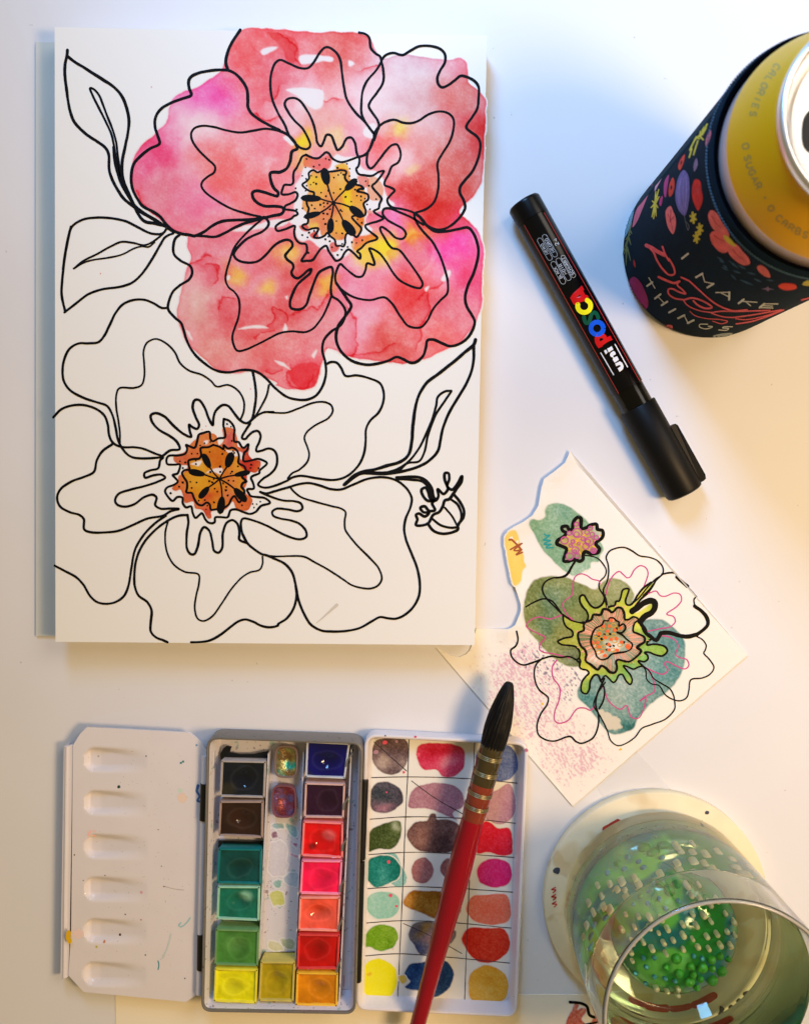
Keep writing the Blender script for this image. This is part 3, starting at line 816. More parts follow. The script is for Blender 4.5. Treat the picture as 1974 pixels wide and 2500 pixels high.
# ================================================================ the cut scrap with the green flower
SCR = px('G:725,45 700,105 645,150 590,190 575,240 560,330 530,380 480,415 430,440 390,480 385,500 395,600 415,680 435,740 455,800 468,840 470,870 465,890 440,950 420,965 400,972 320,970 240,970 215,1060 205,1085 185,1105 150,1120 100,1110 30,1072 740,1895 1650,1110')
EDGE = px('G:725,45 645,150 590,190 560,330 530,380 430,440 390,480 385,500 395,600 435,740 468,840 465,890 440,950 400,972 320,970')


def segd(p, Q):
    best = np.full(len(p), 1e9)
    for a, b in zip(Q[:-1], Q[1:]):
        e = b - a
        t = np.clip(((p - a) @ e) / (e @ e), 0, 1)
        best = np.minimum(best, np.hypot(*(p - a - t[:, None] * e).T))
    return best


def scz(p):
    p = np.asarray(p, float)
    d = segd(p, EDGE)
    keep = np.clip((p[:, 0] - 1196) / 40, 0, 1)
    return 0.0012 * np.exp(-(d / 26) ** 2) * keep + 0.0002 * vnoise(p[:, 0], p[:, 1], 130, 4) * keep


def scm(off):
    def f(p):
        q = unproj(p, 0.0006)
        q[:, 2] += scz(p) + off
        return q
    return f


sc = thing('scrap_drawing', 'wavy cut scrap of paper with a doodled flower over green and teal washes', 'drawing', tuple(unproj([[1450, 1540]], 0)[0]))
slab('scrap_page', SCR, 0.0, 0.0006, mat('cream_scrap', (240, 234, 226), rough=.85, spec=.2, bump=.22, bscale=1200), sc, zfun=scz, step=14)
M_PAINT2 = mat('paint_on_scrap', (240, 234, 226), rough=.85, spec=.2, bump=.22, bscale=1200, attr=True)
s2 = Canvas(1064, 1200, 1800, 1970, 2.0)
g = lambda x, y, r, c, st=1.0: (1050 + x * .46838, 1080 + y * .46838, r * .46838, c, st)
s2.wash(px('S:60,530 100,460 150,420 210,430 250,500 270,580 300,700 330,800 330,860 355,920 310,990 290,1130 200,1190 130,960 80,700'), (250, 222, 118), seed=71, rag=2, edge=.12, gran=.1, mottle=.2)
s2.wash(px('S:400,320 440,270 530,280 620,240 620,160 650,80 730,50 810,45 900,70 1000,130 1110,210 1230,330 1380,560 1430,680 1380,780 1370,860 1260,880 1250,940 1180,970 1130,1010 1030,1050 900,990 760,870 600,700 500,520 420,380'), (134, 180, 146), seed=72, dens=.85, rag=3, edge=.12, gran=.42, mottle=.35, blobs=[g(680, 360, 70, (118, 168, 142)), g(800, 640, 60, (150, 194, 168))])
s2.wash(px('X:370,400 500,370 600,370 720,390 860,460 1000,500 1060,430 1150,395 1300,430 1390,560 1330,700 1150,740 1000,800 870,850 900,1200 880,1290 720,1310 560,1230 400,1060 280,900 240,740 260,570 310,470'), (128, 142, 84), seed=73, dens=.85, rag=3, edge=.12, gran=.4, mottle=.35,
        blobs=[g(660, 830, 80, (102, 134, 102)), g(530, 780, 60, (110, 126, 70)), g(970, 770, 90, (170, 178, 134)), g(700, 1000, 70, (136, 142, 76)), g(600, 950, 60, (90, 122, 86)), g(730, 1120, 60, (110, 124, 92)), g(850, 780, 70, (152, 158, 100))])
s2.wash(px('G:1100,940 1190,920 1260,960 1310,1010 1325,1100 1300,1220 1240,1290 1140,1370 1080,1440 1060,1490 1000,1515 940,1515 880,1460 830,1390 770,1330 770,1280 800,1240 900,1180 1050,1160 1080,1050'), (116, 158, 158), seed=74, dens=.85, rag=3, edge=.2, gran=.45, mottle=.4,
        blobs=[g(800, 1330, 60, (66, 128, 130)), g(1060, 1470, 60, (60, 122, 122)), g(960, 1300, 90, (142, 172, 166)), g(1290, 1060, 60, (96, 154, 160)), g(1220, 1210, 70, (92, 150, 156)), g(1180, 1000, 60, (100, 150, 154)), g(1050, 1230, 80, (140, 172, 172))])
s2.lift(px('G:875,1400 930,1412 985,1445 995,1480 960,1500 910,1475'), .85, 8, 5, (236, 228, 212))
LIME = px('T:340,610 250,590 80,490 90,590 130,670 220,740 220,810 100,840 0,890 60,935 180,950 270,970 330,1050 320,1140 340,1180 330,1270 360,1300 440,1320 465,1360 420,1410 360,1500 360,1640 430,1665 470,1600 490,1480 550,1390 600,1390 710,1400 760,1440 830,1500 870,1470 910,1390 960,1380 1020,1480 1080,1530 1110,1470 1090,1400 1020,1310 980,1250 1050,1270 1130,1300 1200,1270 1250,1230 1200,1180 1290,1190 1345,1150 1340,1100 1295,1055 1360,1050 1450,1085 1560,1100 1630,1030 1600,970 1520,940 1420,930 1330,940 1340,890 1390,850 1310,760 1300,720 1250,640 1220,590 1240,540 1300,500 1400,420 1420,350 1400,320 1330,360 1180,460 1080,450 1130,400 1230,270 1330,180 1430,40 1390,10 1280,90 1190,200 1130,300 1080,345 1030,340 1010,290 1040,190 1060,110 1030,100 970,120 940,220 910,290 870,290 850,350 790,365 740,380 690,290 640,360 560,390 500,360 440,280 390,200 340,215 330,280 370,370 430,440 455,520 430,580')
tb_ = lambda x, y, r, c, st=1.0: (1360 + x * .16393, 1420 + y * .16393, r * .16393, c, st)
s2.wash(LIME, (166, 186, 62), seed=75, dens=.85, rag=1, edge=.12, gran=.3, mottle=.3, cover=True, soft=.7, ew=2,
        blobs=[tb_(1200, 470, 260, (234, 236, 90)), tb_(1280, 160, 150, (228, 222, 90)), tb_(1240, 800, 180, (98, 172, 70)), tb_(1480, 1010, 160, (134, 190, 74)), tb_(1250, 1100, 120, (120, 190, 84)), tb_(420, 1290, 120, (230, 226, 80)), tb_(420, 1530, 120, (90, 160, 70)), tb_(700, 1400, 200, (128, 186, 92)), tb_(1030, 1330, 150, (118, 184, 100)), tb_(150, 850, 200, (164, 170, 62))])
RING1 = px('T:420,600 500,560 530,490 640,490 680,410 760,420 800,460 840,440 880,390 950,390 990,460 1000,560 1060,560 1130,520 1200,560 1140,620 1130,740 1200,770 1290,830 1290,890 1220,940 1180,980 1240,1030 1130,1150 1060,1190 900,1160 870,1180 880,1290 840,1350 770,1340 720,1290 650,1250 600,1310 500,1240 420,1170 430,1080 410,1020 340,950 310,870 310,760 390,720 390,640')
s2.wash(RING1, (128, 140, 100), seed=76, dens=.85, rag=1, edge=.1, gran=.3, cover=True, soft=.7, ew=2,
        blobs=[tb_(1120, 900, 230, (134, 160, 150)), tb_(900, 1150, 220, (150, 176, 166)), tb_(540, 1180, 130, (248, 226, 214)), tb_(1080, 640, 120, (246, 224, 212)), tb_(850, 470, 130, (176, 156, 112)), tb_(780, 900, 110, (240, 238, 228)), tb_(620, 1080, 70, (246, 240, 232))])
STAR = px('S:1090,240 1040,270 1010,330 1000,400 960,420 930,370 860,380 870,430 920,460 880,510 800,570 790,610 850,640 920,680 900,760 880,850 930,860 1040,830 1100,860 1150,830 1150,760 1180,720 1260,750 1350,740 1380,680 1330,610 1420,520 1420,430 1350,410 1340,340 1280,340 1190,390 1130,400 1120,260')
s2.wash(STAR, (150, 172, 156), seed=77, rag=1, edge=.05, gran=.2, cover=True, soft=.7,
        blobs=[(1220 + 1090 * .17564, 1220 + 590 * .17564, 32, (206, 168, 70)), (1220 + 1370 * .17564, 1220 + 480 * .17564, 11, (248, 244, 240)), (1220 + 1320 * .17564, 1220 + 390 * .17564, 7, (240, 236, 230))])
# pencil rubbed over the grain of the paper
X, Y = s2.X, s2.Y
ca, sa = math.cos(math.radians(58)), math.sin(math.radians(58))
uu, vv = X * ca + Y * sa, -X * sa + Y * ca
gr = 0.5 * vnoise(uu, vv * 3.6, 10, 90) + 0.5 * vnoise(X, Y, 3.2, 91)
w0 = lambda x, y, r: np.exp(-((X - (1050 + x * .26347)) ** 2 + (Y - (1540 + y * .26347)) ** 2) / (r * .26347) ** 2)
reg = np.clip(0.9 * w0(700, 520, 330) + 0.85 * w0(1100, 480, 260) + 0.9 * w0(1000, 800, 300) + 1.0 * w0(1250, 1150, 300) + .7 * w0(860, 380, 200) + .6 * w0(1450, 1130, 230) + .5 * w0(900, 180, 160), 0, 1)
reg = reg * (0.55 + 0.9 * fbm(X, Y, 50, 93))
reg[s2.A > 0.05] = 0
ins = sdpoly(X, Y, SCR) < -3
am = np.clip((gr - (0.90 - 0.44 * reg)) * 4.5, 0, 1) * ins * np.clip(reg * 4, 0, 1)
T = np.exp(np.log(s2l((226, 168, 198))) * am[..., None] * .6)
s2.T *= T
s2.A = np.maximum(s2.A, (am > .02) * 1.0)
gr2 = 0.5 * vnoise(uu, vv * 3.0, 9, 95) + 0.5 * vnoise(X, Y, 4.0, 96)
reg2 = np.clip(w0(1050, 310, 190) + .8 * w0(1300, 480, 170) + .55 * w0(880, 200, 140) + .35 * w0(1150, 640, 260), 0, 1)
reg2[s2.A > 0.3] *= 0.6
am2 = np.clip((gr2 - (0.93 - 0.36 * reg2)) * 9, 0, 1) * ins * np.clip(reg2 * 3, 0, 1)
s2.T *= np.exp(np.log(s2l((150, 140, 166))) * am2[..., None])
s2.A = np.maximum(s2.A, (am2 > .02) * 1.0)
s2.build('watercolour_patches', scm(0.00006), M_PAINT2, sc)

PINKINK = """
9 X:1040,450 1030,420 960,400 900,360 840,345 785,370 760,440 750,560 680,620 650,660 690,760 770,840
9 X:640,775 570,800 520,815 400,795 310,830 270,885 320,930 400,970 470,1010 420,1070 410,1130 450,1160 560,1180 720,1220
9 X:1100,560 1130,440 1190,350 1240,320 1280,350 1320,385 1350,380 1400,300 1460,260 1520,285 1540,340 1500,470
9 Y:690,550 770,525 810,570 860,580 960,545 1020,560 1035,620 980,690 880,765 950,790 970,840 920,895 820,915 670,945
9 Y:690,550 600,620 560,660
9 Y:810,990 900,1000 980,1050 995,1110 970,1180 1010,1215 1090,1240 1110,1300 1070,1335 980,1305 880,1260 855,1280 890,1350 840,1390 760,1370 640,1310
9 Y:690,1350 740,1450 750,1570 660,1620 600,1670 G:1120,1330 1085,1435 1045,1430 1020,1370 990,1390 930,1350 905,1290 885,1240
10 W:1170,270 1130,330 1135,430 1195,520 1190,640 1150,750 1150,830 1190,855 1270,830 1360,720 1430,715 1480,735 1520,700
"""
for ln in PINKINK.strip().splitlines():
    w, p_ = ln.split(' ', 1)
    stroke('pink_line', px(p_), float(w) * .235 * 1.3, scm(0.00010), ink((200, 66, 140)), sc)
BLK = """
13 X:780,205 740,270 690,350 640,375 540,390 470,430 440,490 450,550 490,610 560,680 640,760 740,830 860,860
13 X:265,685 350,640 460,605 540,630 600,700 650,770 T:80,490 250,590 340,610
12 X:870,150 940,160 1010,180 1070,240 1105,310 1090,370 1035,430 1030,490 1080,580 1112,690
12 X:1085,590 1075,510 1110,430 1130,330 1125,250 1105,170 1140,110 1210,78 1300,72 1380,110 1450,155 1560,175 1640,210 1695,280 1690,350 1620,400 1540,480 1440,600 1370,660
13 T:1450,0 1430,40 1330,180 1230,270 1130,400
12 X:1690,350 1620,420 1560,500 1490,570
15 Y:830,350 900,335 970,340 990,380
30 Y:985,380 1040,430 1095,475
4 Y:1095,475 1150,530 1190,580
12 Y:1190,580 1165,610 1170,660
30 Y:1172,680 1240,730 1290,790 1308,870 1270,920 1190,980
34 Y:1190,980 1090,1000 1000,985 900,955 820,960
24 Y:820,960 770,1030 700,980 650,950 620,870 600,840
11 Y:1190,995 1250,1030 1290,1090 1280,1140 1265,1170 1320,1230 1370,1320 1330,1390 1250,1430 1130,1450 1110,1560 1090,1630 1030,1665 950,1655 860,1600 800,1510 720,1490 670,1440 660,1350 600,1270
11 Y:600,1280 700,1360 740,1430 830,1490 910,1540 950,1610 965,1700 G:1270,1390 1225,1440 1150,1470 1100,1490 1060,1540 980,1580 940,1555 920,1500 880,1420 850,1370 870,1310 910,1250
12 W:1040,250 980,310 960,380 975,480 1010,550 1090,620 1080,680 1020,770 985,880 1000,960 1060,1005 1140,1020 1200,1005 1250,985 1300,980 1340,1020 1390,1042 1450,1025 1510,985 1550,890 1555,780 1530,690 1540,600 1610,440
13 W:795,0 810,80 790,140 745,180 755,240 800,290 860,315 930,300 1030,260 1120,235 1200,245 1290,240 1350,270 1385,300
12 W:1560,430 1610,540 1600,640 1560,720
13 T:80,490 90,590 130,670 220,740 220,810 100,840 0,890 60,935 180,950 270,970 330,1050 320,1140 300,1150
13 T:320,1140 340,1180 330,1270 360,1300 440,1320 465,1360 420,1410 360,1500 360,1640 430,1665 470,1600 490,1480 550,1390 600,1390 640,1480
12 T:640,1480 710,1400 760,1440 830,1500 870,1470 910,1390 960,1380 1020,1480 1080,1530 1110,1470 1090,1400 1020,1310 980,1250 1050,1270 1130,1300 1200,1270 1270,1255
13 T:1270,1255 1200,1180 1290,1190 1345,1150 1340,1100 1295,1055 1360,1050 1450,1085 1560,1100 1630,1030 1600,970 1520,940 1420,930 1330,940 1340,890 1390,855
24 T:1220,590 1250,640 1300,720 1310,760 1400,830 1465,870 1500,830 1530,770
40 T:1230,590 1300,520 1400,460 1445,390 1440,310 1380,285 1300,310 1220,365 1110,440
14 T:1080,450 1130,400 1230,270 1330,180
13 T:1390,10 1280,90 1190,200 1130,300 1080,345 1030,340 1010,290 1040,190 1060,110 1030,100 970,120 940,220 910,290 870,290 850,350 790,365 740,380 720,290 700,210
13 T:700,200 690,290 640,360 560,390 500,360 440,280 390,200 340,215 330,280 370,370 430,440 455,520 430,580 340,610
"""
KM = scm(0.00014)
for ln in BLK.strip().splitlines():
    w, p_ = ln.split(' ', 1)
    c = p_[0]
    stroke('ink_line', px(p_), float(w) * {'T': 1.75, 'W': .2635}.get(c, .2342) * (.164 if c == 'T' else 1) * 1.3, KM, M_INK, sc, rough=.16)
stroke('ink_line', RING1, 5.6, scm(0.00026), M_INK, sc, closed=True, rough=.3)
RING2 = px('T:560,700 660,640 690,580 750,580 770,540 830,540 870,580 910,600 910,660 980,630 1010,690 950,760 880,750 960,790 1040,870 1110,930 1090,1000 1020,1040 900,1060 800,1080 740,1140 650,1160 580,1110 560,1040 500,930 500,830')
stroke('ink_line', RING2, 4.2, scm(0.00026), M_INK, sc, closed=True, rough=.35)
H1 = smooth(RING1, 4, True)
cen = px('T:800,850')[0]
hat = []
for i in range(0, len(H1), 1):
    if random.random() < .6:
        a = H1[i] + (H1[i] - cen) * random.uniform(-.02, .14)
        b = cen + (H1[i] - cen) * random.uniform(.52, .66)
        hat.append(ribbon(np.array([a, (a + b) / 2 + np.random.default_rng(i).normal(0, .6, 2), b]), random.choice([1.0, 1.2, 1.3, 3.0 if i % 9 == 0 else 1.1]), seed=i, step=6))
many('salmon_hatching', hat, scm(0.00018), ink((250, 172, 146)), sc)
yr = []
for i, p in enumerate(px('T:660,690 830,650 620,770 565,840 655,850 830,800 850,880 930,940 560,960 820,1015 610,1050 910,680 730,800 680,970')):
    t = np.linspace(0, 2 * math.pi, 14, endpoint=False)
    yr.append(ribbon(np.stack([p[0] + 6 * np.cos(t), p[1] + 4.6 * np.sin(t)], 1), 2.0, closed=True, seed=i, rough=.3, step=3))
many('ochre_rings', yr, scm(0.00020), ink((214, 160, 40)), sc)
for i, p in enumerate(px('T:800,575 680,660 765,660 940,690 850,720 740,735 615,775 710,830 795,855 880,845 950,900 595,905 525,905 760,935 1050,965 615,970 765,1015 885,1020 665,1040 705,1100')):
    V, F = disc(p[0], p[1], 4.3 if i != 14 else 6.2, 12, i, .2)
    mk('orange_dot', scm(0.00024)(V), F, ink((240, 104, 52)), sc)
many('dark_centre_marks', [disc(p[0], p[1], 3.2, 9, i, .5) for i, p in enumerate(px('T:740,1015 780,780 700,780 590,910 980,900 830,950 740,930 870,700 610,800 660,855 780,960'))], scm(0.00022), M_INK, sc)
stroke('ink_line', STAR, 8.6, KM, M_INK, sc, closed=True, rough=.22)
stroke('ink_line', px('S:1050,850 990,940 950,1020 900,1065 780,1085'), 4.2, KM, M_INK, sc)
cir = []
for i, (x, y, r) in enumerate([(1060, 340, 30), (1070, 460, 66), (1060, 480, 36), (895, 565, 50), (960, 465, 28), (1150, 540, 28), (1205, 450, 32), (1255, 395, 28), (1280, 480, 30), (1335, 525, 30), (1240, 580, 62), (1220, 580, 34), (1190, 645, 45), (1090, 610, 20), (1010, 580, 24), (980, 635, 24), (1045, 700, 48), (1040, 715, 22), (965, 785, 50), (1070, 780, 32), (1295, 705, 38), (1295, 705, 16)]):
    t = np.linspace(0, 2 * math.pi, 14, endpoint=False)
    cir.append(ribbon(np.stack([1220 + (x + r * np.cos(t)) * .17564, 1220 + (y + r * .95 * np.sin(t)) * .17564], 1), 2.9, closed=True, seed=i, rough=.25, step=2.5))
ysp = [ribbon(px(s_, 'S'), 2.6, seed=i) for i, s_ in enumerate(['925,385 965,440', '1030,285 1045,320', '1140,340 1120,380', '1325,345 1290,370', '1420,470 1380,500', '1360,580 1310,570', '1320,660 1280,640', '1230,720 1190,690', '1095,715 1135,775', '930,690 990,680', '810,550 860,560', '890,485 960,520', '1000,700 1050,640', '1050,560 1150,640', '1100,540 1180,480', '1050,600 1080,560'])]
many('yellow_flecks', ysp, scm(0.00017), ink((238, 184, 70)), sc)
many('magenta_rings', cir, scm(0.00020), ink((190, 84, 148)), sc)
stroke('teal_zigzag', px('S:610,478 650,500 690,490 630,540 600,560 700,565 620,605 610,620 710,618 650,650 640,668 735,665'), 3.4, KM, ink((26, 150, 150)), sc)
stroke('brown_zigzag', px('S:125,555 150,550 220,610 290,690'), 5, KM, ink((160, 78, 44)), sc)
stroke('brown_zigzag', px('S:140,690 230,640 305,605 240,655 190,700 240,705 300,690 250,735 220,765 310,730'), 3.8, KM, ink((160, 78, 44)), sc)
many('paint_specks', [disc(p[0], p[1], 3.2, 10, i, .3) for i, p in enumerate(px('G:990,1600 583,1362'))], KM, ink((244, 196, 80)), sc)

# clear film strip
pf = slab('plastic_film', px('G:870,1800 960,1690 1075,1610 1235,1790 1290,1850 1180,1900 930,1900'), 0.0, 0.00025, mat('clear_film', (250, 250, 250), rough=.2, alpha=.16), None)
pf['label'] = 'clear plastic film strip lying between the scrap drawing and the coaster'
pf['category'] = 'plastic film'

# ================================================================ coaster
CC = unproj([[1600, 2203]], 0.005)[0]
ct = thing('coaster', 'round plywood coaster under the water glass', 'coaster', (CC[0], CC[1], 0))
M_WOOD = mat('plywood', (236, 222, 186), rough=.6, var=.14, vscale=38, bump=.25, bscale=300, aniso=(1, 9, 1), spots=[(46, .60, (200, 166, 104), .5), (22, .62, (206, 176, 120), .5)])
V, F = lathe([(0.0001, 0), (0.0462, 0), (0.0468, .0006), (0.0468, .0044), (0.0462, .005), (0.0001, .005)], CC[:2], 96)
fix_normals(mk('wood_disc', V, F, M_WOOD, ct, False))
CM = plane(0.0051)
RC, KC = ink((196, 62, 44)), ink((40, 34, 30))
c0 = np.array([1600.0, 2203.0])


def polar(r, a0, a1, n=14):
    t = np.radians(np.linspace(a0, a1, n))
    return c0 + np.stack([r * np.cos(t), r * np.sin(t)], 1)


for a0, a1, w in [(58, 72, 20), (76, 88, 17), (92, 104, 20), (108, 116, 17)]:
    stroke('red_print', polar(196, a0, a1), w, CM, RC, ct)
stroke('red_print', polar(214, 236, 244), 22, CM, RC, ct)
for i, (r, a, rr) in enumerate([(252, 187, 0), (250, 183, 0), (248, 179, 0)]):
    stroke('red_print', polar(r, a - 1.6, a + 1.6, 4) + np.array([[0, 0], [6, -2], [-5, 2], [4, 1]]), 3, CM, RC, ct)
for s in ['n:1760,2378 1792,2392 1830,2392', 'n:1742,2392 1752,2420 1748,2446', 'n:1722,2398 1712,2428 1690,2452', 'n:1775,2362 1815,2362 1845,2376']:
    stroke('black_print', px(s), 10, CM, KC, ct, taper=([0, 1], [1.2, .4]))
many('ink_specks', [disc(*p, r, 10, i) for i, (p, r) in enumerate([(px('g:1100,328')[0], 5), (px('g:1068,382')[0], 4), (px('g:205,672')[0], 9)])], CM, ink((70, 74, 86)), ct)

# ================================================================ water glass
GZ = 0.0048
GC = unproj([[1604, 2203]], GZ)[0][:2]
GR, GH, GI = 0.0402, 0.0745, 0.0385
M_GLASS = mat('clear_glass', (255, 255, 255), rough=0.0, trans=1.0, ior=1.46)
M_WATER = mat('water', (226, 248, 232), rough=0.0, trans=1.0, ior=1.33)
gl = thing('drinking_glass', 'clear glass tumbler of water standing on the round coaster', 'glass', (GC[0], GC[1], GZ))
FLOOR = GZ + 0.006
prof = [(0, GZ), (0.0345, GZ), (0.0385, GZ + .0006), (GR, GZ + .004), *[((GR + GI) / 2 + (GR - GI) / 2 * math.cos(a), GZ + GH - .0009 + .0009 * math.sin(a)) for a in np.linspace(0, math.pi, 11)], (GI - .0002, FLOOR + .010), (GI - .0022, FLOOR + .003), (GI - .007, FLOOR), (0, FLOOR)]


def dense(P, e=.0003):
    """holding loops beside every corner so that long walls shade as straight"""
    out = [P[0]]
    for a, b in zip(P[:-1], P[1:]):
        L = math.hypot(b[0] - a[0], b[1] - a[1])
        ts = [e / L, 2.2 * e / L, 1 - 2.2 * e / L, 1 - e / L] if L > .0018 else []
        if L > .006:
            ts = ts[:2] + list(np.linspace(0, 1, int(L / .004) + 2)[1:-1]) + ts[2:]
        out += [(a[0] + (b[0] - a[0]) * t, a[1] + (b[1] - a[1]) * t) for t in ts] + [b]
    return out


pr2 = dense(prof)
V, F = lathe(pr2, GC, 128)
fix_normals(mk('glass_body', V, F, M_GLASS, gl, True))
rimz = GZ + GH - .0004
V, F = lathe([((GR + GI) / 2 + .00055 * math.cos(a), rimz + .0006 * math.sin(a)) for a in np.linspace(-.3, math.pi + .3, 12)], GC, 128)
mk('rim_highlight_ring', V, F, mat('rim_highlight', (244, 238, 224), rough=.12, trans=.6, spec=.8), gl, True)  # pale ring added over the clear rim so that it looks bright
WZ = GZ + 0.052
wt = thing('water', 'clear paint water standing in the tumbler', 'water', (GC[0], GC[1], FLOOR))
ov = 0.00012
wp = [(0, FLOOR - ov), (GI - .007, FLOOR - ov), (GI - .0022 + ov, FLOOR + .003 - ov), (GI - .0002 + ov, FLOOR + .010), (GI + ov, WZ + .0008), (GI - .0008, WZ + .0002), (GI - .003, WZ), (0, WZ)]
V, F = lathe(dense(wp), GC, 128)
fix_normals(mk('water_body', V, F, M_WATER, wt, True))

# green pegged disc on the floor of the glass
dk = thing('coral_ornament', 'green and teal dome with cream pegs sitting in the water glass', 'glass ornament', (GC[0], GC[1], FLOOR))
DR = 0.0245
DH = .017
pr = [(0.0001, FLOOR + DH)] + [(DR * np.sin(a), FLOOR + .0012 + (DH - .0012) * np.cos(a)) for a in np.linspace(.06, math.pi / 2, 40)] + [(DR, FLOOR + .0006), (DR - .001, FLOOR + .0003), (0.0001, FLOOR + .0003)]
V, F = lathe(pr, GC, 120)
dx, dy = (V[:, 0] - GC[0]) * 1000, (V[:, 1] - GC[1]) * 1000
n1 = fbm(dx, dy, 16, 201, 3)
n2 = fbm(dx, dy, 9, 202, 3)
rr = np.hypot(dx, dy)
w = np.clip((n1 - .42) * 6, 0, 1)[:, None]
colr = s2l((24, 142, 50)) * w + s2l((24, 128, 136)) * (1 - w)
w = np.clip((n2 - .55) * 7, 0, 1)[:, None]
colr = colr * (1 - w) + s2l((110, 200, 90)) * w
w = np.clip((rr - 24) / 2.5, 0, 1)[:, None]
colr = colr * (1 - w) + s2l((28, 150, 70)) * w
M_DISC = mat('green_resin', (255, 255, 255), rough=.12, attr=True, spec=.6)
fix_normals_later = mk('dome', V, F, M_DISC, dk, True, colr)
M_PEG = mat('cream_resin', (238, 222, 176), rough=.3)
M_PEGB = mat('blue_resin', (70, 160, 176), rough=.25)
M_PEGG = mat('leaf_resin', (60, 170, 44), rough=.25)


def peg(x, y, r, h, m, zb):
    prf = [(r, zb)] + [(r, zb + h)] + [(r * np.cos(a), zb + h + r * np.sin(a)) for a in np.linspace(.2, 1.5, 6)]
    V, F = lathe(prf, (GC[0] + x, GC[1] + y), 12)
    return mk('peg', V, F, m, dk, True)


rg = np.random.default_rng(5)
PTS = []
for _ in range(900):
    a, r = rg.uniform(0, 2 * math.pi), DR * .9 * math.sqrt(rg.random())
    x, y = r * math.cos(a), r * math.sin(a)
    if all((x - q[0]) ** 2 + (y - q[1]) ** 2 > (.0034) ** 2 for q in PTS):
        PTS.append((x, y))
for x, y in PTS[:170]:
    r = math.hypot(x, y)
    zb = FLOOR + .0012 + (DH - .0012) * math.sqrt(max(0, 1 - (r / DR) ** 2)) - .0012
    u = vnoise(np.array([x * 1000]), np.array([y * 1000]), 12, 77)[0]
    if u > .45:
        peg(x, y, rg.uniform(.0007, .00105), rg.uniform(.0032, .0055), M_PEG, zb)
    elif u > .33:
        peg(x, y, .0009, .0022, M_PEGB, zb)
    else:
        peg(x, y, rg.uniform(.0012, .0024), .0020, M_PEGG, zb)
# bubbles on the wall
M_BUB = mat('air_bubble', (255, 255, 255), rough=0, trans=1, ior=0.78)
V, F = [], []
base = bmesh.new()
bmesh.ops.create_icosphere(base, subdivisions=1, radius=1)
bv = np.array([v.co[:] for v in base.verts])
bf = [tuple(v.index for v in f.verts) for f in base.faces]
base.free()
n = 0
for i in range(170):
    a = rg.uniform(1.3, 3.5)
    z = FLOOR + .008 + rg.random() ** 1.6 * .03
    r = rg.uniform(.0002, .00052)
    c = np.array([GC[0] + (GI - .0012) * math.cos(a), GC[1] + (GI - .0012) * math.sin(a), z])
    V.append(bv * r + c)
    F += [tuple(k + n for k in f) for f in bf]
    n += len(bv)
bo = mk('bubbles', np.vstack(V), F, M_BUB, wt, True)
bo['kind'] = 'stuff'

# ================================================================ the paint tin
def rquad(c, r, n=6):
    """traced corner points -> outline with rounded corners (frame units)"""
    c = np.asarray(c, float)
    out = []
    m = len(c)
    rr = r if hasattr(r, '__len__') else [r] * m
    for i in range(m):
        a, b, d = c[i - 1], c[i], c[(i + 1) % m]
        u1 = (a - b) / np.hypot(*(a - b))
        u2 = (d - b) / np.hypot(*(d - b))
        p0, p2 = b + u1 * rr[i], b + u2 * rr[i]
        t = np.linspace(0, 1, n + 1)[:, None]
        out.append((1 - t) ** 2 * p0 + 2 * t * (1 - t) * b + t ** 2 * p2)
    return np.concatenate(out)


def inset(L, d):
    """shrink a closed world-space loop by d in its own plane"""
    L = np.asarray(L, float)
    t = np.roll(L, -1, 0) - np.roll(L, 1, 0)
    t[:, 2] = 0
    t /= np.maximum(np.linalg.norm(t, axis=1), 1e-9)[:, None]
    nn = np.stack([-t[:, 1], t[:, 0], t[:, 2] * 0], 1)
    x, y = L[:, 0], L[:, 1]
    area_ = 0.5 * np.sum(x * np.roll(y, -1) - np.roll(x, -1) * y)
    return L + nn * d * (1 if area_ > 0 else -1)


def setz(L, z):
    q = np.array(L)
    q[:, 2] = z
    return q


def loft(name, loops, m, parent, cap=True, cap0=True, sm=True):
    n = len(loops[0])
    V = np.vstack(loops)
    F = []
    for k in range(len(loops) - 1):
        F += [(k * n + i, k * n + (i + 1) % n, (k + 1) * n + (i + 1) % n, (k + 1) * n + i) for i in range(n)]
    if cap:
        F.append(tuple((len(loops) - 1) * n + i for i in range(n)))
    if cap0:
        F.append(tuple(range(n - 1, -1, -1)))
    o = fix_normals(mk(name, V, F, m, parent, sm))
    if sm:
        o.data.set_sharp_from_angle(angle=math.radians(38))
    return o


tin = thing('paint_tin', 'open hinged paint tin with white mixing leaf, pan tray and swatch lid', 'paint box', tuple(unproj([[700, 2130]], 0)[0]))
M_ENA = mat('white_enamel', (224, 218, 222), rough=.2, spec=.45, coat=.25, var=.03, vscale=60, bump=.05, bscale=350, spots=[(900, .70, (150, 130, 130), .35)])
M_ENB = mat('stained_enamel', (208, 206, 216), rough=.3, spec=.5, bump=.12, bscale=420, spots=[(330, .66, (120, 60, 50), .6), (190, .66, (110, 170, 165), .6), (260, .67, (60, 70, 120), .5), (700, .66, (60, 50, 50), .6)])
M_GRY = mat('grey_lacquer', (120, 116, 112), rough=.35, metal=.2, var=.06, spots=[(600, .66, (40, 36, 34), .6)])
M_BLKP = mat('black_plastic', (16, 15, 16), rough=.4)

